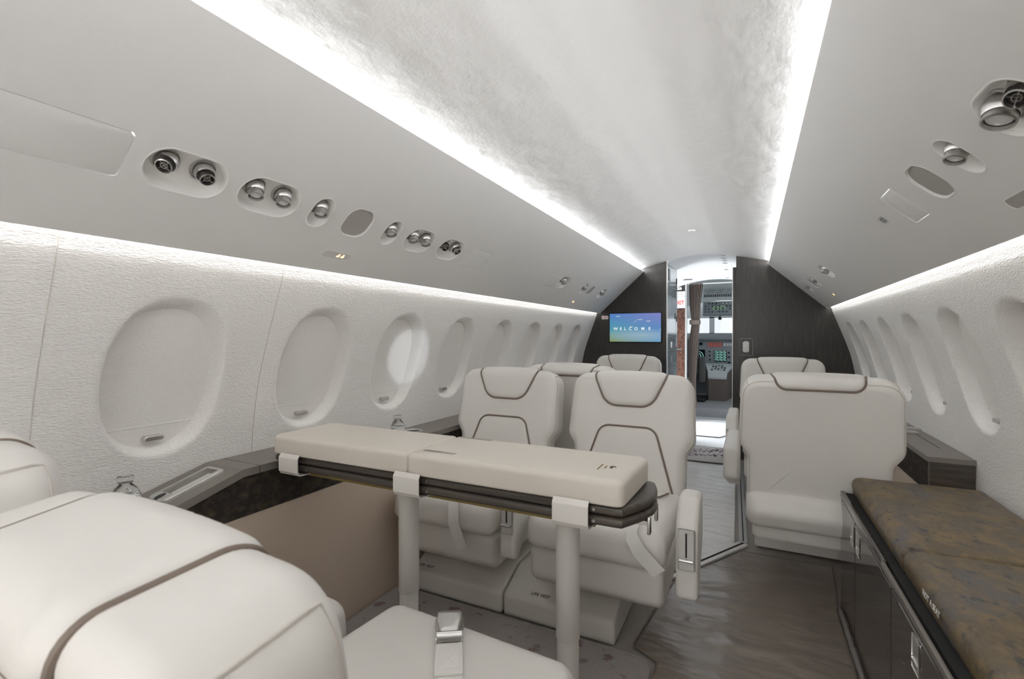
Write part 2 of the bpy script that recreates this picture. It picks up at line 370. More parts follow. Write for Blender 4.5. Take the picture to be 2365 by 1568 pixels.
def win_depth(y, z, yc):
    rho = (abs((y-yc)/WIN_A)**WIN_N+abs((z-WIN_Z)/WIN_B)**WIN_N)**(1/WIN_N)
    t = min(max((rho-1.0)/0.17, 0), 1); return WIN_D*(1-t)**2.4
def build_wall(s, name):
    V = []; F = []
    def pt(y, z, d=0.0): return (s*(wx(z)+d), y, z)
    def strip(y0, y1, zs, ny=1):
        k = len(V); ys = [y0+(y1-y0)*i/ny for i in range(ny+1)]
        for z in zs:
            for y in ys: V.append(pt(y, z))
        m = ny+1
        for a in range(len(zs)-1):
            for b in range(ny): F.append((k+a*m+b, k+a*m+b+1, k+(a+1)*m+b+1, k+(a+1)*m+b))
    bounds = [WIN_Y[0]-0.29]+[(a+b)/2 for a, b in zip(WIN_Y, WIN_Y[1:])]+[YB]
    ztop, zbot = 1.30, 0.68
    strip(YA, bounds[0], [1.42-0.02*i for i in range(73)], 2)
    strip(bounds[0], YB, [1.42-0.02*i for i in range(7)], 2)
    strip(bounds[0], YB, [zbot-0.02*i for i in range(36)], 2)
    N = 128
    for w, yc in enumerate(WIN_Y):
        y0, y1 = bounds[w], bounds[w+1]; k = len(V)
        rhos = [1.0+0.26*(i/22.0)**1.7 for i in range(23)]
        R = []
        for i in range(N):
            t = 2*math.pi*i/N; c, sn = math.cos(t), math.sin(t)
            r = (abs(c)**WIN_N+abs(sn)**WIN_N)**(-1/WIN_N)
            R.append((c*r*WIN_A, sn*r*WIN_B, c, sn))
        rings = []
        for rho in rhos:
            rings.append([(yc+a*rho, WIN_Z+b*rho) for a, b, c, sn in R])
        outer = rings[-1]
        def to_rect(y, z):
            dy, dz = y-yc, z-WIN_Z; t = 1e9
            if dy > 1e-9: t = min(t, (y1-yc)/dy)
            if dy < -1e-9: t = min(t, (y0-yc)/dy)
            if dz > 1e-9: t = min(t, (ztop-WIN_Z)/dz)
            if dz < -1e-9: t = min(t, (zbot-WIN_Z)/dz)
            return yc+dy*t, WIN_Z+dz*t
        rect = [to_rect(y, z) for y, z in outer]
        for cy, cz in ((y0, ztop), (y1, ztop), (y0, zbot), (y1, zbot)):       # snap to the cell's corners
            j = min(range(N), key=lambda q: (rect[q][0]-cy)**2+(rect[q][1]-cz)**2); rect[j] = (cy, cz)
        for f in (0.33, 0.66, 1.0): rings.append([(a[0]+(b[0]-a[0])*f, a[1]+(b[1]-a[1])*f) for a, b in zip(outer, rect)])
        # return edge behind the shade line
        V += [pt(yc+(p[0]-yc)*1.0, WIN_Z+(p[1]-WIN_Z)*1.0, WIN_D+0.03) for p in rings[0]]
        for ring in rings: V += [pt(y, z, win_depth(y, z, yc)) for y, z in ring]
        for a in range(len(rings)):
            for i in range(N): F.append((k+a*N+i, k+a*N+(i+1) % N, k+(a+1)*N+(i+1) % N, k+(a+1)*N+i))
    o = obj(name, V, F, 'wall', smooth=50)
    bm = bmesh.new(); bm.from_mesh(o.data); bmesh.ops.remove_doubles(bm, verts=bm.verts[:], dist=0.0006)
    bmesh.ops.recalc_face_normals(bm, faces=bm.faces[:]); bm.to_mesh(o.data); bm.free()
    tag(o, kind='structure')
    for y in (WIN_Y[0]-0.29, (WIN_Y[0]+WIN_Y[1])/2+0.03):           # joints between the fabric panels
        pass
    # lightproof outer skin
    mb = MB(); V2 = []
    zs = [1.75, 1.42, 1.2, 1.0, 0.8, 0.5, 0.2, -0.04]
    for y in (YA-0.02, YB+0.03):
        for z in zs: V2.append((s*(wx(min(z, 1.42))+0.10), y, z))
    n = len(zs); Fs = [(i, i+1, n+i+1, n+i) for i in range(n-1)]
    mb.add(V2, Fs); V3 = [(s*0.62, YA-0.02, 1.80), (s*0.62, YB+0.03, 1.80), (s*(wx(1.42)+0.10), YB+0.03, 1.75), (s*(wx(1.42)+0.10), YA-0.02, 1.75)]
    mb.add(V3, [(0, 1, 2, 3)])
    tag(mb.build(name+'_outer', 'white', smooth=0), kind='structure')
build_wall(-1, 'wall_left'); build_wall(1, 'wall_right')
# panel joints in the wall fabric
def wall_seam(s, y, name):
    mb = MB(); mb.tube([(s*(wx(z)-0.0002), y+0.02*(z-1.0)*0, z) for z in [1.36-0.02*i for i in range(34)]], 0.0011, n=6)
    tag(mb.build(name, 'leather_back'), kind='structure')
wall_seam(-1, 0.522, 'trim_1'); wall_seam(-1, 1.115, 'trim_2')

def build_window(i, s, yc):
    root = empty('window_%d' % i, (s*(wx(WIN_Z)+WIN_D+0.006), yc, WIN_Z)); tag(root, kind='structure')
    N = 96; V = []; F = []
    ox, oy, oz = root.location
    zsplit = WIN_Z-WIN_B*0.70
    def P(y, z, d=0): return (s*(wx(z)+WIN_D+0.005+d)-ox, y-oy, z-oz)
    O = []
    for k in range(N):
        t = 2*math.pi*k/N; c, sn = math.cos(t), math.sin(t); r = (abs(c)**WIN_N+abs(sn)**WIN_N)**(-1/WIN_N)*1.05
        O.append((yc+c*r*WIN_A, WIN_Z+sn*r*WIN_B))
    rr = [1, 0.92, 0.8, 0.65, 0.5, 0.35, 0.18]
    for q in rr: V += [P(yc+(y-yc)*q, WIN_Z+(z-WIN_Z)*q) for y, z in O]
    V.append(P(yc, WIN_Z))
    for a in range(len(rr)-1):
        for k in range(N): F.append((a*N+k, a*N+(k+1) % N, (a+1)*N+(k+1) % N, (a+1)*N+k))
    b = (len(rr)-1)*N
    for k in range(N): F.append((b+k, b+(k+1) % N, len(V)-1))
    obj('shade', V, F, 'shade', root, smooth=60)
    mb = MB(); hw = WIN_A*0.845; q = P(yc, zsplit, -0.001)
    mb.tube([(q[0], -hw, q[2]), (q[0], hw, q[2])], 0.0018, n=8); mb.build('shade_rail', 'dish', root)
    zh = WIN_Z-WIN_B*0.885
    V, F = pillow(rounded([(-0.027, -0.0085), (0.027, -0.0085), (0.027, 0.0085), (-0.027, 0.0085)], 0.0084), 0.022, 0.003, 0.003, lambda a, b_, c: (-s*(0.022-c), a, b_), n=40, seg=3, capr=2)
    mb = MB(); mb.add(V, F, Matrix.Translation(Vector(P(yc, zh)))); mb.build('shade_handle', 'metal', root)
for k, y in enumerate(WIN_Y): build_window(k+1, -1, y)
for k, y in enumerate(WIN_Y): build_window(k+9, 1, y)

# upper panels with openings for lamps, vents, speakers and hatches
def psu_frame(s, y, x):
    """matrix: local x along the cabin (+Y), local y up the slope, local z out of the panel into the cabin"""
    t = (x-P1[0])/(P0[0]-P1[0]); z = P1[1]+(P0[1]-P1[1])*t
    e2 = Vector((s*(P0[0]-P1[0]), 0, P0[1]-P1[1])).normalized(); e1 = Vector((0, 1, 0))
    nn = Vector((-s*e2.z, 0, -abs(e2.x)))      # into the cabin
    m = Matrix((e1, e2, nn)).transposed().to_4x4(); m.translation = Vector((s*x, y, z)); return m
def stadium(L, H, r=None, seg=10):
    r = H/2 if r is None else r
    return rounded([(-L/2, -H/2), (L/2, -H/2), (L/2, H/2), (-L/2, H/2)], r*0.999, seg)
POD_H = 0.112
FIX = []       # (side, kind, y, x, L, H)
cuts = {-1: MB(), 1: MB()}
def add_cut(s, y, x, outline, depth=0.06):
    cuts[s].prism(outline, -depth, 0.03, XY, psu_frame(s, y, x))
# pods: list of (side, y, length, lamps[(dy, kind)], label)
PODS = [
 (-1, 0.690, 0.188, [(-0.046, 'vent'), (0.038, 'vent')], 'long pale recess holding two black-nosed silver air vents, left upper panel nearest the camera'),
 (-1, 0.912, 0.184, [(-0.046, 'lamp'), (0.040, 'lamp')], 'long pale recess holding two silver reading lamps, just ahead of the near left vents'),
 (-1, 1.090, 0.076, [(-0.004, 'lamp')], 'narrow oval recess with one silver reading lamp, just behind the left speaker grille'),
 (-1, 1.420, 0.076, [(-0.004, 'lamp')], 'narrow oval recess with one silver reading lamp, just ahead of the left speaker grille'),
 (-1, 1.592, 0.166, [(-0.044, 'lamp'), (0.036, 'lamp')], 'rounded recess with two silver reading lamps, second ahead of the left speaker grille'),
 (-1, 1.815, 0.166, [(-0.044, 'vent'), (0.036, 'vent')], 'rounded recess with two silver air vents, third ahead of the left speaker grille'),
 (-1, 3.270, 0.170, [(0.0, 'lamp')], 'far left recess with one dark lamp beside the small far hatch'),
 (-1, 3.740, 0.090, [(0.0, 'lamp')], 'narrow far left recess just behind the small far speaker'),
 (-1, 4.260, 0.150, [(0.0, 'lamp')], 'farthest left recess close to the wall with the screen'),
 (1, 1.120, 0.160, [(0.036, 'biglamp'), (-0.036, 'vent')], 'large shaded recess with lamp and air vent at the right edge of the photo'),
 (1, 1.362, 0.076, [(0.0, 'lamp')], 'narrow oval recess with one lamp on the right upper panel beside the large recess'),
 (1, 3.400, 0.170, [(0.0, 'lamp')], 'far right recess with one dark lamp, largest of the far right cluster'),
 (1, 3.960, 0.090, [(0.0, 'lamp')], 'thin far right recess just behind the thin far right speaker'),
 (1, 4.420, 0.120, [(0.0, 'lamp')], 'farthest right recess beside the dark bulkhead'),
]
SPK = [(-1, 1.248, 0.116, 'rounded square grey speaker grille flush in the left upper panel'), (-1, 3.935, 0.10, 'small far grey speaker grille on the left upper panel'),
       (1, 1.553, 0.116, 'rounded grey speaker grille flush in the right upper panel'), (1, 4.12, 0.10, 'thin far grey speaker grille on the right upper panel')]
HATCH = [(-1, 0.232, 0.66, 0.805, 0.118, 'large flush hatch door in the left upper panel at the photo edge'), (-1, 2.065, 0.20, 0.8135, 0.110, 'small square flush hatch ahead of the left lamps'),
         (-1, 3.06, 0.20, 0.8135, 0.110, 'small far hatch on the left upper panel behind the far lamps'), (1, 1.795, 0.125, 0.81, 0.125, 'small flush hatch on the right upper panel beside the little placard')]
for s, y, L, lamps, lab in PODS: add_cut(s, y, 0.807, stadium(L, POD_H, min(L, POD_H)/2))
for s, y, L, lab in SPK: add_cut(s, y, 0.807, stadium(L, L, 0.045))
for s, y, L, x, H, lab in HATCH: add_cut(s, y, x, stadium(L, H, 0.010, 4))

def build_psu(s, name):
    # slab with a softly rolled lower lip
    e2 = Vector((s*(P0[0]-P1[0]), P0[1]-P1[1])).normalized(); nn = Vector((-s*e2.y, -abs(e2.x)))
    Lg = math.hypot(P0[0]-P1[0], P0[1]-P1[1])
    prof = rounded([(0, 0), (Lg, 0), (Lg, -0.010), (0, -0.010)], [0.004, 0.002, 0.002, 0.004], 5)
    pts = [(s*P1[0]+e2.x*a+nn.x*b, P1[1]+e2.y*a+nn.y*b) for a, b in prof]
    mb = MB(); mb.prism(pts, YA, YB, XZ)
    o = mb.build(name, 'psu', smooth=40)
    c = cuts[s].build('cutter', 'psu', smooth=0)
    md = o.modifiers.new('b', 'BOOLEAN'); md.operation = 'DIFFERENCE'; md.object = c; md.solver = 'EXACT'
    dg = bpy.context.evaluated_depsgraph_get(); me = bpy.data.meshes.new_from_object(o.evaluated_get(dg))
    o.modifiers.clear(); o.data = me; me.shade_smooth(); me.set_sharp_from_angle(angle=math.radians(40))
    bpy.data.objects.remove(c)
    tag(o, kind='structure')
build_psu(-1, 'ceiling_left'); build_psu(1, 'ceiling_right')

def ball_unit(root, s, dy, kind, depth=0.0225):
    """swivelling lamp or air nozzle in the recess: socket ring, ball, nose, lens"""
    k = 1.25 if kind == 'biglamp' else 1.0
    c = Vector((dy, 0.012, -depth+0.009))
    mx = root.matrix_world
    inv = psu_frame(s, 0, 0.807).to_3x3().transposed()
    d = inv @ Vector((-s*0.30, -0.22, -0.90)) if kind != 'vent' else inv @ Vector((-s*0.55, -0.30 + dy*6, -0.72))
    d = Vector(d).normalized()
    a = d.orthogonal().normalized(); rot = Matrix((a, d.cross(a), d)).transposed().to_4x4(); rot.translation = c
    head = MB()
    ring = [(0.0305*k, 0.0), (0.0305*k, 0.004), (0.028*k, 0.005), (0.0255*k, 0.001), (0.0255*k, -0.01)]
    mr = Matrix.Translation(Vector((dy, 0.012, -depth))); head.lathe(ring, 32, mr)
    par = head.build('swivel_lamp' if kind != 'vent' else 'air_nozzle', 'metal', root)
    b = MB(); prof = [(0.0245*k*math.sin(t), -0.0245*k*math.cos(t)) for t in [i*math.pi/16 for i in range(0, 12)]]
    b.lathe(prof, 32, rot); b.build('ball', 'metal', par)
    R = 0.0195*k if kind != 'vent' else 0.0165
    nz = MB(); nz.lathe([(R*0.95, 0.006), (R, 0.014), (R*1.0, 0.026), (R*1.04, 0.027), (R*1.04, 0.030), (R*0.90, 0.031), (R*0.86, 0.024)], 32, rot); nz.build('nose_ring', 'metal', par)
    ln = MB()
    if kind == 'vent':
        ln.lathe([(R*0.88, 0.022), (0.0001, 0.022)], 24, rot); ln.build('air_outlet', 'black', par)
        i2 = MB(); i2.lathe([(R*0.45, 0.022), (R*0.45, 0.026), (R*0.36, 0.026), (R*0.36, 0.022)], 20, rot)
        for q in range(4): 
            i2.box((-0.0006, 0, 0.022), (0.0006, R*0.85, 0.0245), rot @ Matrix.Rotation(q*math.pi/2+0.4, 4, 'Z'))
        i2.build('outlet_core', 'metal', par)
    else:
        ln.lathe([(R*0.88, 0.0225), (R*0.8, 0.0232)], 24, rot); ln.build('lens_gasket', 'black', par)
        l2 = MB(); l2.lathe([(R*0.80, 0.023), (R*0.55, 0.0255), (R*0.25, 0.0268), (0.0001, 0.0272)], 24, rot); l2.build('lens', 'lens', par)
for s, y, L, lamps, lab in PODS:
    root = empty('reading_light_recess' if lamps[0][1] != 'vent' else 'air_vent_recess'); root.matrix_world = psu_frame(s, y, 0.807)
    tag(root, lab, 'overhead light' if lamps[0][1] != 'vent' else 'air vent', 'overhead lamp and vent recesses')
    r = min(L, POD_H)/2
    rings = []
    for inn, dz in ((-0.0035, 0.0005), (-0.0015, 0.0014), (0.0012, 0.0006), (0.0035, -0.004), (0.0075, -0.016), (0.011, -0.021), (0.016, -0.023)):
        rings.append((resample(inset(resample(stadium(L, POD_H, r), 96), inn), 96), dz))
    V = []; F = []
    for R_, dz in rings: V += [(p[0], p[1], dz) for p in R_]
    V.append((0, 0, -0.023)); n = 96
    for a in range(len(rings)-1):
        for i in range(n): F.append((a*n+i, a*n+(i+1) % n, (a+1)*n+(i+1) % n, (a+1)*n+i))
    b = (len(rings)-1)*n
    for i in range(n): F.append((b+i, b+(i+1) % n, len(V)-1))
    obj('dish', V, F, 'dish', root, smooth=60)
    for dy, kind in lamps: ball_unit(root, s, dy, kind)
for s, y, L, lab in SPK:
    root = empty('speaker_grille'); root.matrix_world = psu_frame(s, y, 0.807); tag(root, lab, 'speaker', 'overhead speaker grilles')
    mb = MB(); mb.prism(stadium(L-0.006, L-0.006, 0.043), -0.012, -0.004, XY); mb.build('cloth', 'grille', root)
    O = resample(stadium(L, L, 0.045), 80); V = []; F = []
    for inn, dz in ((-0.004, 0.0005), (-0.001, 0.0016), (0.002, -0.002), (0.004, -0.010)): V += [(p[0], p[1], dz) for p in inset(O, inn)]
    for a in range(3):
        for i in range(80): F.append((a*80+i, a*80+(i+1) % 80, (a+1)*80+(i+1) % 80, (a+1)*80+i))
    obj('rim', V, F, 'psu', root, smooth=60)
for s, y, L, x, H, lab in HATCH:
    mb = MB(); V, F = pillow(stadium(L-0.0035, H-0.0035, 0.009, 4), 0.012, 0.0012, 0.001, lambda a, b, c: (a, b, -c-0.0004), n=120, seg=2, capr=1); mb.add(V, F)
    o = mb.build('access_hatch', 'psu'); o.matrix_world = psu_frame(s, y, x); tag(o, lab, 'hatch', 'flush overhead hatches')
# lit seat-belt signs
for s, y, L, lab in ((-1, 1.257, 0.125, 'slim overhead sign plate with a lit amber symbol, nearest on the left'), (-1, 3.803, 0.07, 'tiny far sign plate with amber symbol on the left upper panel'), (1, 3.955, 0.05, 'tiny far sign plate with amber symbol on the right upper panel'), (1, 1.375, 0.125, 'slim unlit sign plate at the right photo edge')):
    root = empty('passenger_sign'); root.matrix_world = psu_frame(s, y, 0.916); tag(root, lab, 'sign', 'overhead passenger signs')
    mb = MB(); mb.prism(stadium(L, 0.032, 0.014), -0.002, 0.0012, XY); mb.build('plate', 'signplate' if 'unlit' not in lab else 'grille', root)
    mb = MB(); mb.tube([(p[0], p[1], 0.0012) for p in stadium(L, 0.032, 0.014)], 0.0008, closed=True, n=6); mb.build('rim', 'dish', root)
    if 'unlit' not in lab:
        mb = MB(); q = L/2-0.040 if L > 0.1 else 0
        for dx in (-0.014, 0.006):
            mb.cyl((q+dx, 0.005, 0.001), (q+dx, 0.005, 0.0018), 0.003, n=10)
            mb.box((q+dx-0.005, -0.006, 0.001), (q+dx+0.003, 0.001, 0.0018)); mb.box((q+dx-0.009, -0.006, 0.001), (q+dx-0.006, -0.001, 0.0018))
        mb.build('lit_symbol', 'amber', root, smooth=0)
# little placard on the right panel
root = empty('overhead_placard'); root.matrix_world = psu_frame(1, 2.006, 0.804); tag(root, 'little silver placard with printed symbol on the right upper panel', 'placard')
mb = MB(); mb.prism(stadium(0.045, 0.030, 0.004, 3), -0.001, 0.0015, XY); mb.build('plate', 'satin', root)
mb = MB(); mb.tube([(p[0]*0.6, p[1]*0.5, 0.0016) for p in stadium(0.04, 0.03, 0.006, 3)], 0.0009, closed=True, n=6); mb.build('symbol', 'ink', root)

# light strips: upper coves and wall wash
def strip_mesh(name, pts, m, lab, grp):
    mb = MB(); (x0, z0), (x1, z1) = pts
    y0, y1 = YA+0.02, YB-0.02
    mb.add([(x0, y0, z0), (x1, y0, z1), (x1, y1, z1), (x0, y1, z0)], [(0, 1, 2, 3)])
    dx, dz = x1-x0, z1-z0; L = math.hypot(dx, dz); nx, nz = -dz/L*0.004, dx/L*0.004
    o = mb.build(name, m, smooth=0); tag(o, lab, 'light strip', grp); return o
for s in (-1, 1):
    side = 'left' if s < 0 else 'right'
    strip_mesh('cove_light', [(s*0.600, 1.735), (s*0.606, 1.763)], 'cove', 'white light strip in the cove along the %s edge of the ceiling' % side, 'ceiling cove light strips')
    strip_mesh('wall_wash_light', [(s*0.972, 1.372), (s*0.994, 1.385)], 'wash', 'warm light strip above the %s row of windows' % side, 'wall wash light strips')

# ------------------------------------------------------------------ aft wall, forward bulkhead, vestibule
def half_section(s, x_in, ztop_in, grow=0.0):
    pts = [(s*x_in, 0.0), (s*x_in, ztop_in)]
    for x, z in ((0.42, 1.809), (0.54, 1.779), (0.60, 1.715), (0.975, 1.362), (1.0, 1.365)):
        if x > x_in: pts.append((s*(x+grow), z))
    for z in (1.27, 1.17, 1.06, 0.957, 0.85, 0.76, 0.65, 0.5, 0.3, 0.12, 0.0): pts.append((s*(wx(z)+0.004+grow), z))
    return pts
mb = MB(); pl = half_section(-1, 0.0, 1.884, 0.06); pr = half_section(1, 0.0, 1.884, 0.06)
mb.prism(pl, YA-0.03, YA, XZ); mb.prism(pr, YA-0.03, YA, XZ); tag(mb.build('wall_back', 'ceiling', smooth=0), kind='structure')
mb = MB(); mb.prism(half_section(-1, 0.321, 1.836), YB, YB+0.03, XZ); tag(mb.build('wall_front_left', 'wood', smooth=0), kind='structure')
mb = MB(); mb.prism(half_section(1, 0.283, 1.838), YB, YB+0.03, XZ); tag(mb.build('wall_front_right', 'wood', smooth=0), kind='structure')
# edge trims beside the opening
mb = MB(); mb.box((-0.323, YB-0.006, 0), (-0.317, YB+0.034, 1.836)); tag(mb.build('trim_3', 'metal', smooth=0), kind='structure')
# sliding door standing a little way out of the right bulkhead
d = empty('door_1', (0.27, YB+0.08, 0)); tag(d, kind='structure')
mb = MB(); mb.add(*rbox((-0.016, -0.018, 0.0), (0.50, 0.018, 1.745), 0.003, 1)); mb.build('door_panel', 'wood', d)
mb = MB(); mb.box((-0.020, -0.019, 0.0), (-0.0145, 0.019, 1.745)); mb.build('door_edge', 'satin', d, smooth=0)
# latch plate
root = empty('door_latch_plate', (0.365, YB, 1.017)); tag(root, 'pale rounded latch plate on the dark right bulkhead', 'latch')
V, F = pillow(stadium(0.052, 0.100, 0.018), 0.010, 0.004, 0.001, lambda a, b, c: (a, c-0.010, b), n=48, seg=3, capr=2); MB().add(V, F).build('plate', 'paper', root)
mb = MB(); mb.tube([(p[0], -0.0015, p[1]) for p in stadium(0.11, 0.15, 0.002, 1)], 0.0012, closed=True, n=6); mb.build('surround_line', 'metal', root)

# welcome screen
root = empty('display_screen', (-0.623, YB-0.006, 1.198)); tag(root, 'blue wall screen reading WELCOME on the dark left bulkhead', 'screen')
V, F = rbox((-0.262, -0.004, -0.150), (0.262, 0.0055, 0.150), 0.003, 2); MB().add(V, F).build('bezel', 'black', root)
mb = MB(); mb.add([(-0.25, -0.0055, -0.14), (0.25, -0.0055, -0.14), (0.25, -0.0055, 0.14), (-0.25, -0.0055, 0.14)], [(0, 1, 2, 3)]); mb.build('picture', 'screen', root, smooth=0)
FX = Matrix.Rotation(math.pi/2, 4, 'X')
WEL = 'WELCOME'; xs = [-0.190, -0.138, -0.095, -0.044, 0.013, 0.079, 0.143]
for ch, x in zip(WEL, xs): text('lettering', ch, 0.040, 'glow', Matrix.Translation((x, -0.007, -0.012)) @ FX, root, off=0.0008)
mb = MB()
for x, z, w in ((-0.165, 0.114, 0.045), (0.050, 0.078, 0.042), (0.133, 0.062, 0.042), (-0.03, 0.008, 0.034)):
    q = -w/2
    while q < w/2:
        l = random.uniform(0.003, 0.007); mb.box((x+q, -0.0068, z-0.002), (x+q+l, -0.0062, z+0.0025)); q += l+0.0022
    mb.box((x-0.0015, -0.0068, z-0.011), (x+0.0015, -0.0062, z-0.008))
mb.box((0, -0.0003, -0.0008), (0.045, 0.0003, 0.0008), Matrix.Translation((-0.012, -0.0065, 0.046)) @ Matrix.Rotation(-0.75, 4, 'Y'))
mb.box((0.246, -0.0068, -0.026), (0.2495, -0.0062, -0.012)); mb.build('map_marks', 'glow', root, smooth=0)
# placard next to the screen
root = empty('wall_placard', (-0.924, YB-0.003, 1.302)); tag(root, 'small white placard with red print left of the wall screen', 'placard')
V, F = rbox((-0.034, -0.002, -0.017), (0.034, 0.003, 0.017), 0.001, 1); MB().add(V, F).build('plate', 'paper', root)
mb = MB(); mb.box((-0.027, -0.0028, 0.003), (0.027, -0.0022, 0.006)); mb.box((-0.022, -0.0028, -0.002), (0.022, -0.0022, 0.0)); mb.cyl((0, -0.0028, -0.009), (0, -0.0022, -0.009), 0.004, n=12)
mb.build('print', 'red', root, smooth=0)
mb = MB()
for z in (1.02,): mb.box((-1.19, YB-0.0012, z-0.001), (-0.985, YB-0.0004, z+0.001))
mb.box((-0.986, YB-0.0012, 0.5), (-0.984, YB-0.0004, 1.021)); tag(mb.build('trim_4', 'darkgap', smooth=0), kind='structure')

YV, YC = 5.6, 6.6       # end of galley, cockpit bulkhead
def arch(zc, k, x): return zc-k*x*x
V = []; F = []; xs = [-0.95+1.5*i/40 for i in range(41)]
for y, zc, k in ((YB+0.03, 1.886, 0.53), (YV, 1.905, 0.52), (YV+0.02, 1.898, 0.52), (YC+0.02, 1.836, 0.40)):
    for x in xs: V.append((x, y, arch(zc, k, x)))
for a in range(3):
    for i in range(40): F.append((a*41+i, a*41+i+1, (a+1)*41+i+1, (a+1)*41+i))
tag(obj('ceiling_front', V, F, 'white', smooth=60), kind='structure')
mb = MB(); mb.box((-1.06, YB+0.03, -0.04), (0.62, YC+0.6, -0.004)); tag(mb.build('floor_front', 'whitefloor', smooth=0), kind='structure')
mb = MB(); mb.box((0.56, YB+0.03, 0.0), (0.60, YC, 1.80)); tag(mb.build('wall_front_galley', 'white', smooth=0), kind='structure')
# galley cabinet
g = empty('galley_cabinet', (-0.33, YB+0.035, 0)); tag(g, 'glossy grey galley cabinet with drawers behind the left bulkhead', 'cabinet')
gl = YV-YB-0.045
MB().box((-0.50, 0.0, 0.0), (-0.002, gl, 1.845)).build('carcass', 'galley', g, smooth=0)
fr = [(0.02, 0.60, 0.02, 0.52, 0), (0.02, 0.60, 0.53, 0.66, 0), (0.02, 0.60, 0.67, 0.80, 0), (0.02, 0.60, 0.81, 0.95, 0), (0.02, 0.60, 0.96, 1.09, 0), (0.02, 0.60, 1.13, 1.52, 1), (0.62, 0.72, 1.0, 1.60, 1), (0.02, 0.72, 1.62, 1.80, 0)]
for y0, y1, z0, z1, pale in fr:
    V, F = rbox((-0.002, y0, z0), (0.006, y1, z1), 0.002, 1); p = MB().add(V, F).build('drawer' if z1-z0 < 0.16 else 'cabinet_door', 'galley_pale' if pale else 'galley', g)
    if z1-z0 < 0.16: MB().box((0.006, (y0+y1)/2-0.006, (z0+z1)/2-0.03), (0.012, (y0+y1)/2+0.006, (z0+z1)/2+0.03)).build('handle', 'chrome', p, smooth=0)
    else: MB().box((0.006, y1-0.06, (z0+z1)/2-0.03), (0.012, y1-0.045, (z0+z1)/2+0.03)).build('handle', 'black', p, smooth=0)
MB().box((0.006, 0.02, 1.10), (0.012, 0.60, 1.115)).build('counter_edge', 'chrome', g, smooth=0)
MB().box((0.004, 0.08, 1.66), (0.009, 0.19, 1.78)).build('switch_panel', 'black', g, smooth=0)
# cockpit bulkhead, left part: signs and wood door
mb = MB(); mb.box((-1.0, YC, 0.0), (-0.345, YC+0.03, 1.79)); tag(mb.build('wall_cockpit', 'wood', smooth=0), kind='structure')
mb = MB(); mb.box((0.22, YC, 0.0), (0.60, YC+0.03, 1.82)); tag(mb.build('wall_cockpit_right', 'white', smooth=0), kind='structure')
d = empty('wardrobe_door', (-0.46, YC-0.008, 0)); tag(d, 'figured brown wood door below the EXIT sign', 'door')
V, F = rbox((-0.16, -0.006, 0.05), (0.098, 0.007, 1.47), 0.002, 1); MB().add(V, F).build('door_panel', 'brownwood', d)
MB().box((-0.005, -0.013, 0.935), (0.055, -0.006, 0.95)).build('handle', 'chrome', d, smooth=0)
mb = MB(); mb.box((-0.362, YC-0.02, 0.0), (-0.340, YC+0.04, 1.79)); tag(mb.build('trim_5', 'satin', smooth=0), kind='structure')
root = empty('exit_sign', (-0.43, YC-0.006, 1.555)); tag(root, 'white EXIT sign with red letters above the brown wood door', 'sign')
V, F = rbox((-0.10, -0.008, -0.075), (0.066, 0.005, 0.075), 0.003, 1); MB().add(V, F).build('plate', 'paper', root)
text('lettering', 'EXIT', 0.072, 'red', Matrix.Translation((-0.005, -0.009, -0.008)) @ Matrix.Scale(0.8, 4, (1, 0, 0)) @ FX, root, off=0.002)
root = empty('warning_placard', (-0.43, YC-0.006, 1.665)); tag(root, 'pale placard of small print directly above the EXIT sign', 'placard')
V, F = rbox((-0.10, -0.006, -0.032), (0.066, 0.005, 0.032), 0.002, 1); MB().add(V, F).build('plate', 'paper', root)
mb = MB()
for z in (0.012, 0.0, -0.012): mb.box((-0.08, -0.0068, z-0.003), (0.05, -0.0062, z+0.002))
mb.build('print', 'greyink', root, smooth=0)
root = empty('small_placard', (-0.47, YC-0.006, 1.735)); tag(root, 'topmost small rounded placard on the dark vestibule wall', 'placard')
V, F = pillow(stadium(0.13, 0.034, 0.010), 0.008, 0.002, 0.001, lambda a, b, c: (a, c-0.003, b), n=40, seg=2, capr=1); MB().add(V, F).build('plate', 'paper', root)
mb = MB(); mb.box((-0.05, -0.004, -0.004), (0.05, -0.003, 0.004)); mb.build('print', 'greyink', root, smooth=0)
# curtain tied back
def curtain():
    V = []; F = []; nx, nz = 72, 60
    for j in range(nz+1):
        t = j/nz; z = 1.80-1.62*t
        tie = math.exp(-((z-1.29)/0.17)**2)
        xl = -0.325+0.03*tie; w = 0.175*(1-0.50*tie)*(1-0.30*max(0, min(1, (1.3-z)/0.5)))
        if z > 1.3: w = 0.10+(0.175-0.10)*((z-1.3)/0.5)**0.8
        else: w = 0.10+0.012*math.sin((1.3-z)*6)
        for i in range(nx+1):
            u = i/nx; a = 0.034*(1-0.6*tie)
            V.append((xl+w*u, YC+0.075+a*math.sin(u*2*math.pi*8.5+0.4*math.sin(z*5)), z))
    for j in range(nz):
        for i in range(nx): F.append((j*(nx+1)+i, j*(nx+1)+i+1, (j+1)*(nx+1)+i+1, (j+1)*(nx+1)+i))
    root = empty('curtain', (0, 0, 0)); tag(root, 'taupe pleated curtain tied back beside the cockpit doorway', 'curtain')
    o = obj('cloth', V, F, 'curtain', root, smooth=180); md = o.modifiers.new('s', 'SOLIDIFY'); md.thickness = 0.004
    mb = MB(); V2, F2 = rbox((-0.315, YC+0.030, 1.265), (-0.185, YC+0.12, 1.325), 0.010, 3); mb.add(V2, F2); mb.build('tieback', 'curtain', root)
    mb = MB(); mb.box((-0.335, YC+0.06, 1.785), (0.22, YC+0.085, 1.80)); mb.build('rail', 'satin', root, smooth=0)
curtain()
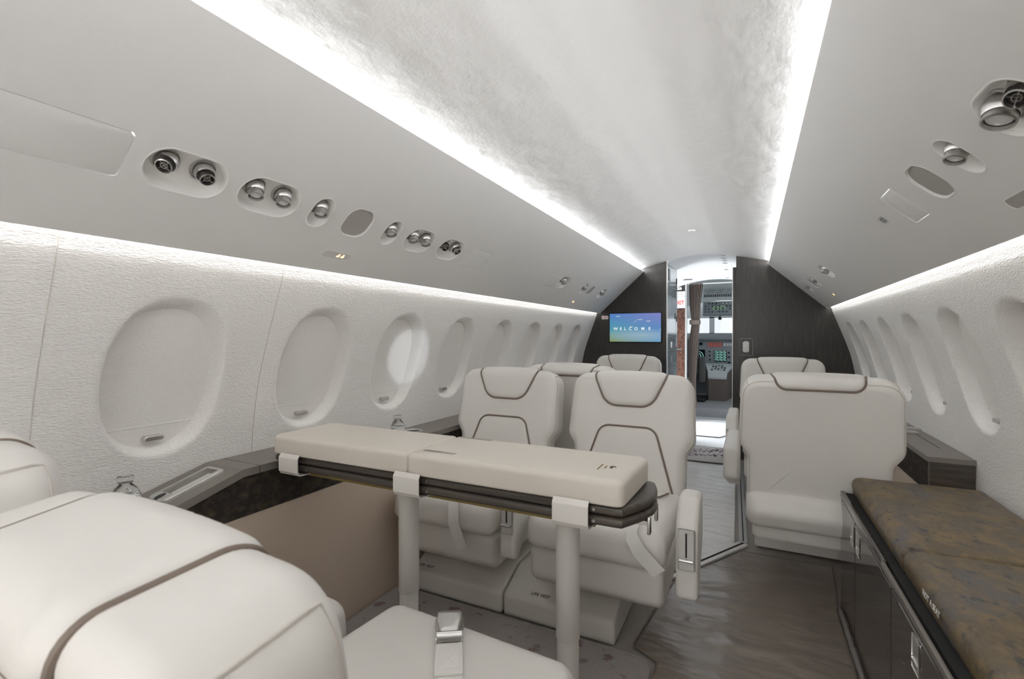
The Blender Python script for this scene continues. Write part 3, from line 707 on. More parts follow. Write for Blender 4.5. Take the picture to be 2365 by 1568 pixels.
# ceiling spots in a row, smoke detector
for k, (x, y) in enumerate([(0.173, 4.92), (0.172, 5.15), (0.170, 5.36), (0.165, 5.58), (0.160, 5.95), (0.150, 6.50)]):
    z = arch(1.886+0.019*(y-4.83)/0.77, 0.525, x) if y < YV else arch(1.898-0.062*(y-5.62)/1.0, 0.52-0.12*(y-5.62), x)
    root = empty('ceiling_spotlight', (x, y, z)); tag(root, ['nearest spotlight of the row on the front ceiling, almost at the bulkhead', 'second nearest spotlight of the row on the front ceiling', 'third nearest spotlight of the row on the front ceiling', 'fourth spotlight of the front ceiling row, at the ceiling crease', 'fifth spotlight of the front ceiling row, midway along the white header', 'farthest spotlight of the front ceiling row, above the cockpit doorway'][k], 'ceiling light', 'row of front ceiling spotlights')
    mb = MB(); mb.lathe([(0.034, 0.0), (0.034, -0.004), (0.026, -0.005), (0.024, -0.001)], 24); mb.build('rim', 'satin', root)
    mb = MB(); mb.lathe([(0.0245, -0.0018), (0.0001, -0.0018)], 24); mb.build('lens', 'grille', root)
root = empty('smoke_detector', (0.018, 3.72, 1.884)); tag(root, 'small round detector on the ceiling centre', 'smoke detector')
mb = MB(); mb.lathe([(0.026, 0.0), (0.026, -0.006), (0.020, -0.012), (0.0001, -0.012)], 28); mb.build('body', 'dish', root)
# vent slots in the header
root = empty('header_vent', (-0.30, 6.25, 1.815)); tag(root, 'slim dark slot in the white header above the curtain', 'vent')
mb = MB(); mb.box((-0.06, -0.01, -0.012), (0.06, 0.01, -0.004)); mb.build('slot', 'darkgap', root, smooth=0)

# ------------------------------------------------------------------ cockpit
YF = 7.15; ZF = 0.12
mb = MB(); mb.box((-0.95, YF, -0.04), (0.95, 9.6, ZF)); tag(mb.build('floor_cockpit', 'cockpit_floor', smooth=0), kind='structure')
mb = MB()
for sx in (-1.0, 0.95):
    mb.box((sx, YC+0.03, 0.0), (sx+0.05, 9.3, 1.08)); mb.box((sx, YC+0.03, 1.08), (sx+0.05, 7.5, 1.8)); mb.box((sx, 7.5, 1.6), (sx+0.05, 9.3, 1.8))
tag(mb.build('wall_cockpit_side', 'cockpit_pale', smooth=0), kind='structure')
V = []; F = []
for y, zc in ((YC+0.03, 1.95), (8.3, 1.90), (8.9, 1.72)):
    for i in range(21):
        x = -1.0+2.0*i/20; V.append((x, y, zc-0.25*x*x))
for a in range(2):
    for i in range(20): F.append((a*21+i, a*21+i+1, (a+1)*21+i+1, (a+1)*21+i))
tag(obj('ceiling_cockpit', V, F, 'cockpit_pale', smooth=60), kind='structure')
# windshield frame, panes
w = empty('window_17', (0, 9.05, 1.3)); tag(w, kind='structure')
mb = MB()
mb.box((-0.96, -0.03, 0.13), (0.96, 0.03, 0.42)); mb.box((-0.245, -0.03, -0.16), (-0.165, 0.03, 0.15)); mb.box((-0.96, -0.03, -0.36), (0.96, 0.03, -0.13)); mb.box((-0.98, -0.03, -0.2), (-0.85, 0.03, 0.2)); mb.box((0.60, -0.03, -0.2), (0.68, 0.03, 0.2))
mb.build('window_frame', 'cockpit_pale', w, smooth=0)
for x0, x1 in ((-0.85, -0.245), (-0.165, 0.60), (0.68, 0.95)): MB().box((x0, -0.004, -0.16), (x1, 0.004, 0.15)).build('pane', 'pane', w, smooth=0)
mb = MB(); mb.box((-0.96, 9.07, -0.04), (0.96, 9.12, 1.0)); tag(mb.build('wall_nose', 'cockpit', smooth=0), kind='structure')
# instrument panel
ip = empty('instrument_panel', (0, 8.85, 0.40)); tag(ip, 'grey cockpit instrument panel with displays and gauges under the windshield', 'instrument panel')
V, F = rbox((-0.80, 0.0, 0.0), (0.80, 0.14, 0.66), 0.01, 2); MB().add(V, F).build('panel', 'cockpit', ip)
V, F = rbox((-0.82, -0.13, 0.65), (0.82, 0.16, 0.76), 0.03, 3); MB().add(V, F).build('glare_shield', 'cockpit', ip)
def PX(u, v):      # pixel on the panel face -> local x, z
    return None
def display(x, z, wd, hd, ring):
    d_ = MB(); d_.add(*rbox((x-wd/2-0.02, -0.012, z-hd/2-0.02), (x+wd/2+0.02, 0.002, z+hd/2+0.02), 0.004, 1)); dd = d_.build('display', 'cockpit', ip)
    MB().box((x-wd/2, -0.016, z-hd/2), (x+wd/2, -0.011, z+hd/2)).build('screen', 'scrdark', dd, smooth=0)
    mb = MB()
    if ring:
        for r in (0.07, 0.035): mb.tube([(x+r*math.cos(t), -0.018, z-0.02+r*math.sin(t)) for t in [i*math.pi/16 for i in range(32)]], 0.004, closed=True, n=6)
    else:
        for i in range(3):
            for j in range(4):
                cx, cz = x+(i-1)*wd*0.31, z+(j-1.5)*hd*0.235
                mb.tube([(cx+0.022*math.cos(t), -0.018, cz+0.022*math.sin(t)) for t in [q*math.pi/8-0.6 for q in range(12)]], 0.003, n=5)
                mb.box((cx-0.004, -0.019, cz-0.004), (cx+0.02, -0.017, cz+0.004))
    mb.build('display_marks', 'cyan', dd, smooth=0)
display(-0.40, 0.40, 0.20, 0.17, True); display(-0.06, 0.375, 0.195, 0.18, False)
for x, z, r in ((-0.225, 0.455, 0.026), (-0.225, 0.385, 0.026), (-0.225, 0.315, 0.026), (0.075, 0.44, 0.026), (0.075, 0.36, 0.028), (0.075, 0.27, 0.03), (-0.02, 0.245, 0.024)):
    gq = MB(); gq.cyl((x, -0.012, z), (x, 0.002, z), r, n=20); gg = gq.build('gauge', 'cockpit_pale', ip)
    MB().cyl((x, -0.014, z), (x, -0.011, z), r*0.78, n=20).build('gauge_face', 'scrdark', gg)
    mq = MB(); mq.box((-0.002, -0.016, 0), (0.002, -0.0135, r*0.7), Matrix.Translation((x, 0, z)) @ Matrix.Rotation(random.uniform(0, 6), 4, 'Y')); mq.build('needle', 'paper', gg, smooth=0)
for i in range(6): MB().box((-0.255+i*0.037, -0.012, 0.53), (-0.225+i*0.037, 0.002, 0.61)).build('warning_light', 'redlamp', ip, smooth=0)
for i in range(3): MB().box((-0.01+i*0.045, -0.012, 0.55), (0.025+i*0.045, 0.002, 0.60)).build('mode_switch', 'paper', ip, smooth=0)
MB().box((-0.48, -0.012, 0.56), (-0.345, 0.002, 0.605)).build('radio_display', 'scrdark', ip, smooth=0)
for i in range(5): MB().box((-0.275+i*0.03, -0.02, 0.225), (-0.258+i*0.03, 0.002, 0.255)).build('toggle_switch', 'black', ip, smooth=0)
MB().box((-0.11, -0.05, 0.16), (0.02, 0.002, 0.215)).build('gear_lever_handle', 'paper', ip, smooth=0)
for i in range(4): MB().box((-0.10+i*0.033, -0.03, 0.03), (-0.08+i*0.033, 0.002, 0.14)).build('lever', 'black' if i % 2 else 'redlamp', ip, smooth=0)
# standby compass at windshield centre
# overhead panel
op = empty('overhead_switch_console', (-0.07, 8.35, 1.56)); tag(op, 'grey sloping overhead switch panel in the cockpit ceiling', 'overhead console')
tilt = Matrix.Translation((0, 0, 0)) @ Matrix.Rotation(math.radians(-24), 4, 'X')
V, F = rbox((-0.225, -0.02, -0.115), (0.225, 0.05, 0.115), 0.008, 2); MB().add(V, F, tilt).build('lower_panel', 'cockpit', op)
tilt2 = Matrix.Translation((0, -0.10, 0.225)) @ Matrix.Rotation(math.radians(-38), 4, 'X')
V, F = rbox((-0.21, -0.02, -0.10), (0.21, 0.05, 0.10), 0.008, 2); MB().add(V, F, tilt2).build('breaker_panel', 'cockpit_pale', op)
for i in range(13):
    MB().box((-0.19+i*0.031, -0.028, -0.085), (-0.177+i*0.031, -0.018, -0.035), tilt2).build('breaker_label', 'ink', op, smooth=0)
for j in range(2):
    for i in range(14):
        if (i*7+j*3) % 5: MB().box((-0.19+i*0.028, -0.030, 0.005+j*0.04), (-0.182+i*0.028, -0.018, 0.014+j*0.04), tilt2).build('breaker', 'black', op, smooth=0)
for j in range(4):
    for i in range(8):
        if (i*5+j*3) % 4 == 0: continue
        x = -0.185+i*0.052; z = 0.075-j*0.05
        mk = 'paper' if (j == 0 and i > 3) else 'black'
        MB().box((x-0.009, -0.032, z-0.008), (x+0.009, -0.018, z+0.008), tilt).build('switch', mk, op, smooth=0)
mb = MB()
for x in (-0.03, 0.07): mb.tube([(x+a, -0.022, 0.0+b) for a, b in stadium(0.07, 0.05, 0.004, 2)], 0.003, closed=True, n=5)
mb.add([], []); q = mb.build('flow_lines', 'green', op, smooth=0); q.matrix_local = tilt
sp = empty('side_switch_panel', (-0.42, 8.40, 1.50)); tag(sp, 'small grey switch panel left of the overhead panel', 'switch panel')
V, F = rbox((-0.06, -0.01, -0.06), (0.06, 0.05, 0.06), 0.008, 2); MB().add(V, F).build('plate', 'cockpit_pale', sp)
for i in range(4): MB().box((0.0, -0.018, -0.05+i*0.026), (0.035, -0.008, -0.034+i*0.026)).build('switch', 'ink', sp, smooth=0)
cp = empty('standby_compass', (-0.06, 8.70, 1.385)); tag(cp, 'small dark compass hanging at the top of the windshield', 'compass')
mb = MB(); mb.lathe([(0.001, 0.0), (0.022, 0.004), (0.028, 0.02), (0.022, 0.042), (0.010, 0.06), (0.010, 0.11)], 20); mb.build('body', 'black', cp)
# pedestal
pe = empty('centre_pedestal', (-0.06, 8.02, ZF)); tag(pe, 'brown carpeted pedestal with switches between the pilot seats', 'pedestal')
prof = [(0.0, 0.0), (0.0, 0.34), (0.10, 0.42), (0.80, 0.50), (0.80, 0.0)]
V = []; F = []
hw = [0.125, 0.125, 0.13, 0.22, 0.22]
for sgn in (-1, 1):
    for (y, z), h in zip(prof, hw): V.append((sgn*h, y, z))
n = 5; F = [tuple(range(n)), tuple(range(n, 2*n))[::-1]]+[(i, (i+1) % n, n+(i+1) % n, n+i) for i in range(n)]
obj('body', V, F, 'pedcarpet', pe, smooth=0)
V = []; pr2 = [(-0.005, 0.335), (0.10, 0.425), (0.80, 0.505)]; h2 = [0.13, 0.14, 0.23]
for (y, z), h in zip(pr2, h2): V += [(-h, y, z), (h, y, z), (h, y, z+0.03), (-h, y, z+0.03)]
F = [(0, 1, 2, 3), (8, 9, 10, 11)]
for a in (0, 4):
    for i in range(4): F.append((a+i, a+(i+1) % 4, a+4+(i+1) % 4, a+4+i))
obj('top_panel', V, F, 'cockpit_pale', pe, smooth=0)
for j in range(5):
    for i in range(5):
        x = -0.10+i*0.045; y = 0.13+j*0.09; z = 0.455+0.0114*j*9*0.115
        MB().box((x, y, z-0.01), (x+0.025, y+0.03, z+0.018)).build('knob', ['black', 'cockpit', 'paper', 'black', 'cockpit'][(i*2+j) % 5], pe, smooth=0)
# pilot seat (its backrest edge, arm and base are what shows)
ps = empty('pilot_seat', (-0.43, 7.75, ZF)); tag(ps, 'dark grey pilot seat partly hidden by the curtain', 'seat')
V, F = rbox((-0.22, 0.05, 0.36), (0.20, 0.50, 0.46), 0.03, 3); MB().add(V, F).build('seat', 'pilotseat', ps)
V, F = rbox((-0.22, 0.0, 0.42), (0.13, 0.10, 0.95), 0.03, 3); MB().add(V, F).build('backrest', 'pilotseat', ps)
V, F = rbox((0.135, -0.03, 0.30), (0.215, 0.10, 0.68), 0.015, 3); MB().add(V, F).build('armrest', 'pilotseat', ps)
V, F = rbox((-0.06, 0.1, 0.05), (0.06, 0.3, 0.37), 0.01, 2); MB().add(V, F).build('post', 'cockpit_pale', ps)
V, F = rbox((-0.12, 0.0, 0.0), (0.22, 0.45, 0.06), 0.02, 2); MB().add(V, F).build('base', 'black', ps)
# other pilot's seat is out of view behind the right bulkhead

# ------------------------------------------------------------------ floor coverings
def slab(name, poly, z0, z1, m, lab, cat, smooth=35, **kw):
    mb = MB(); mb.prism(poly, z0, z1, XY); o = mb.build(name, m, smooth=smooth); tag(o, lab, cat, **kw); return o
# rug in the footwell between the facing double seats
r = empty('footwell_rug', (0, 0, 0)); tag(r, 'grey rug with mauve blotches in the footwell under the table', 'rug')
pl_ = rounded([(-0.985, 0.82), (0.10, 0.82), (0.11, 1.668), (-0.985, 1.672)], [0.02, 0.05, 0.07, 0.01], 8)
MB().prism(pl_, -0.004, 0.010, XY).build('pile', 'rug', r)
mb = MB(); mb.tube([(p[0], p[1], 0.008) for p in pl_], 0.004, closed=True, n=8); mb.build('bound_edge', 'carpet', r)
def wrinkled(name, x_lo, x_hi, y0, y1, m, lab, amp, seed, folds=()):
    nx, ny = 60, 150; V = []; F = []
    rnd = random.Random(seed); ph = [(rnd.uniform(3, 9), rnd.uniform(8, 26), rnd.uniform(0, 6.28), rnd.uniform(0.4, 1)) for _ in range(9)]
    for j in range(ny+1):
        y = y0+(y1-y0)*j/ny; xl, xh = x_lo(y), x_hi(y)
        for i in range(nx+1):
            x = xl+(xh-xl)*i/nx; h = 0
            for kx, ky, p, a in ph: h += a*math.sin(kx*x+ky*y+p+1.3*math.sin(3.1*x+p))
            h = amp*(h/4.0)
            for (ax, ay, bx, by, fh, fw) in folds:
                L = math.hypot(bx-ax, by-ay); dx, dy = (bx-ax)/L, (by-ay)/L
                s_ = (x-ax)*dx+(y-ay)*dy; q = -(x-ax)*dy+(y-ay)*dx
                if -0.05 < s_ < L+0.05: h += fh*math.exp(-(q/fw)**2)
            e = min((x-xl)/0.03, (xh-x)/0.03, (y-y0)/0.03, (y1-y)/0.03, 1); V.append((x, y, 0.004+max(h, -0.002)*max(e, 0)))
    for j in range(ny):
        for i in range(nx): F.append((j*(nx+1)+i, j*(nx+1)+i+1, (j+1)*(nx+1)+i+1, (j+1)*(nx+1)+i))
    o = obj(name, V, F, m, smooth=180); md = o.modifiers.new('s', 'SOLIDIFY'); md.thickness = 0.003; md.offset = 1
    tag(o, lab, 'floor cover', 'satin aisle covers'); return o
joint = lambda x: 2.42+(x-0.149)*1.70      # slanting joint between both covers
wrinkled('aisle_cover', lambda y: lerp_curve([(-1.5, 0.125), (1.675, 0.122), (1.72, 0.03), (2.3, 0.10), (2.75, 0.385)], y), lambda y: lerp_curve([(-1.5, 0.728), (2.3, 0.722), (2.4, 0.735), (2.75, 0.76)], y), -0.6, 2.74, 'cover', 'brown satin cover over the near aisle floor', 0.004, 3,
    folds=[(0.24, 2.28, 0.42, 2.36, 0.006, 0.02), (0.26, 2.16, 0.52, 2.20, 0.006, 0.02), (0.24, 2.0, 0.48, 2.06, 0.005, 0.02), (0.30, 1.86, 0.55, 1.92, 0.005, 0.02)])
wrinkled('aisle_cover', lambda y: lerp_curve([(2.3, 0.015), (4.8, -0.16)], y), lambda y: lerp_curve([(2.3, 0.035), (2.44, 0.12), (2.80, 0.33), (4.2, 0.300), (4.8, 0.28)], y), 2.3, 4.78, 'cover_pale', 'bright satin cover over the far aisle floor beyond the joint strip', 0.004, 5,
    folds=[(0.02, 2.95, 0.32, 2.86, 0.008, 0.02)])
# joint strip
jr = empty('floor_joint_strip', (0, 0, 0)); tag(jr, 'narrow dark and silver joint strip slanting across the aisle floor', 'joint strip')
def bar(mb, a, b, wd, z0, z1):
    a = Vector((*a, 0)); b = Vector((*b, 0)); d_ = (b-a).normalized(); nrm = Vector((-d_.y, d_.x, 0))*wd/2
    mb.add([a-nrm+Vector((0, 0, z0)), b-nrm+Vector((0, 0, z0)), b+nrm+Vector((0, 0, z0)), a+nrm+Vector((0, 0, z0)), a-nrm+Vector((0, 0, z1)), b-nrm+Vector((0, 0, z1)), b+nrm+Vector((0, 0, z1)), a+nrm+Vector((0, 0, z1))],
        [(0, 3, 2, 1), (4, 5, 6, 7), (0, 1, 5, 4), (1, 2, 6, 5), (2, 3, 7, 6), (3, 0, 4, 7)])
ja, jb = (0.06, 2.29), (0.372, 2.835)
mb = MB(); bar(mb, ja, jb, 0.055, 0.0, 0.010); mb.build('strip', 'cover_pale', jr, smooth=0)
mb = MB(); bar(mb, ja, jb, 0.012, 0.010, 0.0112); mb.build('groove', 'darkgap', jr, smooth=0)
tr = empty('seat_track', (0, 0, 0)); tag(tr, 'pale floor track running forward beside the right-hand seat base', 'seat track')
mb = MB(); bar(mb, (0.372, 2.84), (0.318, 4.70), 0.042, 0.0, 0.011); mb.build('rail', 'satin', tr, smooth=0)
mb = MB(); bar(mb, (0.372, 2.86), (0.318, 4.68), 0.006, 0.011, 0.012); mb.build('slot', 'darkgap', tr, smooth=0)
# flowered rug and white mat beyond the bulkhead
r = empty('flowered_rug', (0, 0, 0)); tag(r, 'pale grey doorway rug with purple petals', 'rug')
pl_ = rounded([(-0.31, 4.50), (0.262, 4.50), (0.262, 5.12), (-0.31, 5.12)], 0.05, 6)
MB().prism(pl_, 0.011, 0.019, XY).build('pile', 'flowerrug', r)
mb = MB(); mb.tube([(p[0], p[1], 0.0155) for p in pl_], 0.005, closed=True, n=8); mb.build('bound_edge', 'rugedge', r)
mb = MB()
for i in range(230):
    band = random.choice([4.74, 4.90, 4.97]); x = random.uniform(-0.29, 0.20); y = band+random.gauss(0, 0.03)+0.05*math.sin(x*9); a = random.uniform(0, 3.14); l = random.uniform(0.010, 0.020)
    m4 = Matrix.Translation((x, y, 0.0193)) @ Matrix.Rotation(a, 4, 'Z')
    mb.add([(l*math.cos(t), l*0.45*math.sin(t), 0) for t in [q*math.pi/4 for q in range(8)]], [tuple(range(8))], m4)
mb.build('petal_pattern', 'petal', r, smooth=0)
r = empty('vestibule_mat', (0, 0, 0)); tag(r, 'plain white mat on the floor behind the flowered rug', 'mat')
pl_ = rounded([(-0.42, 5.72), (0.10, 5.72), (0.20, 5.95), (0.20, 6.9), (-0.42, 6.9)], 0.02, 3)
MB().prism(pl_, -0.004, 0.006, XY).build('pile', 'whitemat', r)
mb = MB(); mb.tube([(p[0], p[1], 0.004) for p in pl_], 0.005, closed=True, n=8); mb.build('bound_edge', 'rugedge', r)

# ------------------------------------------------------------------ side ledges
def ledge_left():
    root = empty('side_ledge', (-1.08, 1.2, 0)); tag(root, 'grey brown side ledge with raised middle along the left wall under the windows', 'ledge')
    ox, oy = -1.08, 1.2
    prof = [(-1.5, 0.640), (0.735, 0.640), (0.955, 0.700), (1.52, 0.700), (1.72, 0.640), (4.79, 0.632)]
    xi = -0.992
    def solid(y0, y1):
        ys = [y for y, z in prof if y0 < y < y1]; ys = [y0]+ys+[y1]; return [(y, lerp_curve(prof, y)) for y in ys]
    def body(name, y0, y1, t0, t1, x_in, x_out, m, par):
        pts = solid(y0, y1); V = []; F = []
        for y, z in pts:
            V += [(x_in-ox, y-oy, z+t1), (x_out(z)-ox, y-oy, z+t1), (x_out(z)-ox, y-oy, z+t0), (x_in-ox, y-oy, z+t0)]
        for a in range(len(pts)-1):
            for i in range(4): F.append((4*a+i, 4*a+(i+1) % 4, 4*a+4+(i+1) % 4, 4*a+4+i))
        F += [(0, 1, 2, 3), tuple(4*(len(pts)-1)+i for i in range(4))]
        return obj(name, V, F, m, par, smooth=0)
    wo = lambda z: -(wx(z)-0.001)
    body('ledge_top', -1.5, 1.008, -0.024, 0.0, xi, wo, 'ledge', root)
    body('table_lid', 1.011, 1.50, -0.024, 0.0, xi, wo, 'ledge', root)
    body('ledge_top', 1.503, 4.79, -0.024, 0.0, xi, wo, 'ledge', root)
    # sloping dark panel
    pts = solid(-1.5, 4.79); V = []; F = []
    for y, z in pts: V += [(xi-0.012-ox, y-oy, z-0.022), (-1.004-ox, y-oy, 0.545), (-1.03-ox, y-oy, 0.545), (xi-0.05-ox, y-oy, z-0.022)]
    for a in range(len(pts)-1):
        for i in range(4): F.append((4*a+i, 4*a+(i+1) % 4, 4*a+4+(i+1) % 4, 4*a+4+i))
    F += [(0, 1, 2, 3), tuple(4*(len(pts)-1)+i for i in range(4))]
    obj('woven_panel', V, F, 'woven', root, smooth=0)
    MB().box((-1.03-ox, -1.5-oy, 0.0), (-0.998-ox, 4.79-oy, 0.545)).build('lower_panel', 'suede', root, smooth=0)
    MB().box((-1.031-ox, -1.5-oy, 0.545), (-0.9965-ox, 4.79-oy, 0.549)).build('edge_strip', 'suede', root, smooth=0)
    # control panel on the near slope
    y0, z0 = 0.735, 0.640; y1, z1 = 0.955, 0.700; L = math.hypot(y1-y0, z1-z0)
    fm = frame((-1.085-ox, (y0+y1)/2-oy, (z0+z1)/2), (0, y1-y0, z1-z0), (-1, 0, 0))   # x up the slope, y to the wall
    O = resample(stadium(L*0.80, 0.086, 0.016), 80); I = resample([(p[0]+0.018, p[1]) for p in stadium(L*0.58, 0.050, 0.004)], 80)
    V = [(p[0], p[1], 0.0) for p in O]+[(p[0], p[1], 0.007) for p in inset(O, 0.001)]+[(p[0], p[1], 0.010) for p in inset(O, 0.005)]
    n = 80; F = []
    for a in range(2):
        for i in range(n): F.append((a*n+i, a*n+(i+1) % n, (a+1)*n+(i+1) % n, (a+1)*n+i))
    # match inner ring by angle
    I2 = []
    for p in inset(O, 0.014): I2.append((max(-L*0.27+0.004, min(L*0.35, p[0])), max(-0.026, min(0.026, p[1]))))
    k = len(V); V += [(p[0], p[1], 0.010) for p in I2]+[(p[0], p[1], 0.001) for p in I2]
    for i in range(n): F += [(2*n+i, 2*n+(i+1) % n, k+(i+1) % n, k+i), (k+i, k+(i+1) % n, k+n+(i+1) % n, k+n+i)]
    mb = MB(); mb.add(V, F, fm); cpn = mb.build('control_panel', 'satin', root, smooth=40)
    MB().box((-L*0.27, -0.027, 0.0006), (L*0.355, 0.027, 0.0016), fm).build('panel_well', 'ledge', cpn, smooth=0)
    V, F = rbox((-L*0.22, -0.019, 0.0016), (L*0.27, -0.003, 0.005), 0.001, 1); MB().add(V, F, fm).build('button_strip', 'signplate', cpn)
    mb = MB(); mb.lathe([(0.0105, 0.0098), (0.0105, 0.0108), (0.0001, 0.0108)], 20, fm @ Matrix.Translation((-L*0.335, 0, 0)) @ Matrix.Scale(1.5, 4, (1, 0, 0))); mb.build('call_button', 'black', cpn)
    # cup holders
    for y in (0.69, 1.80, 1.915):
        z = lerp_curve(prof, y); mb = MB(); mx = Matrix.Translation((-1.095-ox, y-oy, z))
        mb.lathe([(0.047, 0.0), (0.046, 0.004), (0.041, 0.005), (0.038, 0.002), (0.037, 0.0009)], 36, mx); ch = mb.build('cup_holder', 'satin', root)
        mb = MB(); mb.lathe([(0.0375, 0.0009), (0.0001, 0.0009)], 30, mx); mb.build('cup_well', 'black', ch)
ledge_left()
def ledge_right():
    root = empty('side_ledge', (1.1, 3.5, 0)); tag(root, 'grey brown side ledge along the right wall ending behind the credenza', 'ledge')
    ox, oy = 1.1, 3.5; y0, y1 = 2.445, 4.79; xi = 1.037; z = 0.632; xo = wx(z)-0.001
    V = [(xi-ox, y0-oy, z), (xo-ox, y0-oy, z), (xo-ox, y1-oy, z), (xi-ox, y1-oy, z)]; V += [(a, b, c-0.020) for a, b, c in V]
    obj('ledge_top', V, [(0, 1, 2, 3), (4, 7, 6, 5), (0, 4, 5, 1), (1, 5, 6, 2), (2, 6, 7, 3), (3, 7, 4, 0)], 'ledge', root, smooth=0)
    MB().box((xi+0.008-ox, y0+0.004-oy, 0.0), (xo-0.05-ox, y0+0.03-oy, z-0.02)).build('end_panel', 'table_wood', root, smooth=0)
    MB().box((xi+0.006-ox, y0-oy, 0.0), (xo-0.002-ox, y0+0.006-oy, z-0.0205)).build('end_face', 'table_wood', root, smooth=0)
    MB().box((xi+0.02-ox, y0+0.04-oy, 0.47), (xi+0.03-ox, y1-oy, z-0.02)).build('woven_panel', 'woven', root, smooth=0)
    MB().box((xi+0.004-ox, y0+0.04-oy, 0.0), (xi+0.03-ox, y1-oy, 0.47)).build('lower_panel', 'suede', root, smooth=0)
    MB().box((1.128-ox, 2.65-oy, z-0.001), (1.131-ox, 3.05-oy, z+0.0006)).build('lid_joint', 'darkgap', root, smooth=0)
ledge_right()
# water bottles in the cup holders
def bottle(y, zb, lab):
    root = empty('water_bottle', (-1.095, y, zb+0.006)); tag(root, lab, 'bottle', 'water bottles in cup holders')
    mb = MB(); prof = [(0.0001, 0.0), (0.032, 0.0), (0.034, 0.004), (0.034, 0.035), (0.0325, 0.042), (0.025, 0.056), (0.016, 0.066), (0.0135, 0.070), (0.0135, 0.074)]
    mb.lathe(prof, 32); mb.build('body', 'bottle', root)
    mb = MB(); mb.lathe([(0.0185, 0.0735), (0.0185, 0.088), (0.0165, 0.0895), (0.0001, 0.0895)], 28); mb.lathe([(0.0185, 0.0735), (0.0001, 0.0735)], 28); mb.build('cap', 'bottle', root)
    mb = MB(); mb.lathe([(0.0001, 0.001), (0.031, 0.001), (0.032, 0.034), (0.0001, 0.034)], 28); mb.build('water', 'bottle', root)
bottle(0.69, 0.640, 'clear water bottle standing on the ledge behind the near cream seat back'); bottle(1.80, 0.640, 'clear water bottle in the ledge beside the empty silver cup holder')
c = empty('folded_phone_stand', (1.115, 3.02, 0.632)); tag(c, 'small metal stand on the right ledge half hidden by the seat back', 'stand')
MB().box((-0.02, -0.04, 0.0), (0.03, 0.03, 0.006)).build('base', 'metal', c, smooth=0); MB().box((-0.02, -0.04, 0.022), (0.035, 0.01, 0.027)).build('arm', 'metal', c, smooth=0); MB().box((-0.02, 0.0, 0.006), (-0.012, 0.03, 0.022)).build('post', 'metal', c, smooth=0)

# ------------------------------------------------------------------ seats (local: faces -y, origin on the floor under the front of the backrest)
T, RF, RB, HB, ZB = 0.135, 0.045, 0.035, 0.575, 0.385
def W_pt(x, t):
    """point and normal on the backrest skin at (x, t): t runs up the front, over the top, down the back"""
    a1 = HB-RF; a2 = a1+RF*math.pi/2; a3 = a2+(T-RF-RB); a4 = a3+RB*math.pi/2
    if t <= a1: return Vector((x, 0, t)), Vector((0, -1, 0))
    if t <= a2:
        q = (t-a1)/RF; return Vector((x, RF-RF*math.cos(q), HB-RF+RF*math.sin(q))), Vector((0, -math.cos(q), math.sin(q)))
    if t <= a3: return Vector((x, RF+t-a2, HB)), Vector((0, 0, 1))
    if t <= a4:
        q = (t-a3)/RB; return Vector((x, T-RB+RB*math.sin(q), HB-RB+RB*math.cos(q))), Vector((0, math.sin(q), math.cos(q)))
    return Vector((x, T, HB-RB-(t-a4))), Vector((0, 1, 0))
T_END = HB-RF+RF*math.pi/2+(T-RF-RB)+RB*math.pi/2
def skin_panel(outline, dmax, n=120, edge=0.03, seg=6, capr=7):
    O = resample(outline, n); ctr = (sum(p[0] for p in O)/n, sum(p[1] for p in O)/n); rings = []
    for q in range(seg+1):
        a = q/seg*math.pi/2; rings.append((inset(O, edge*(1-math.cos(a))*1.0), -0.004+(dmax+0.004)*math.sin(a)))
    last = rings[-1][0]
    for q in range(capr, 0, -1):
        k = q/(capr+1); rings.append(([(ctr[0]+(p[0]-ctr[0])*k, ctr[1]+(p[1]-ctr[1])*k) for p in last], dmax*(1+0.25*(1-k*k))))
    V = []; F = []
    for R, dz in rings:
        for p in R:
            P_, N_ = W_pt(*p); V.append(tuple(P_+N_*dz))
    P_, N_ = W_pt(*ctr); V.append(tuple(P_+N_*dmax*1.25))
    m = len(rings)
    for a in range(m-1):
        for i in range(n): F.append((a*n+i, a*n+(i+1) % n, (a+1)*n+(i+1) % n, (a+1)*n+i))
    for i in range(n): F.append(((m-1)*n+i, (m-1)*n+(i+1) % n, len(V)-1))
    return V, F
def on_skin(pts, d): return [tuple(W_pt(*p)[0]+W_pt(*p)[1]*d) for p in pts]

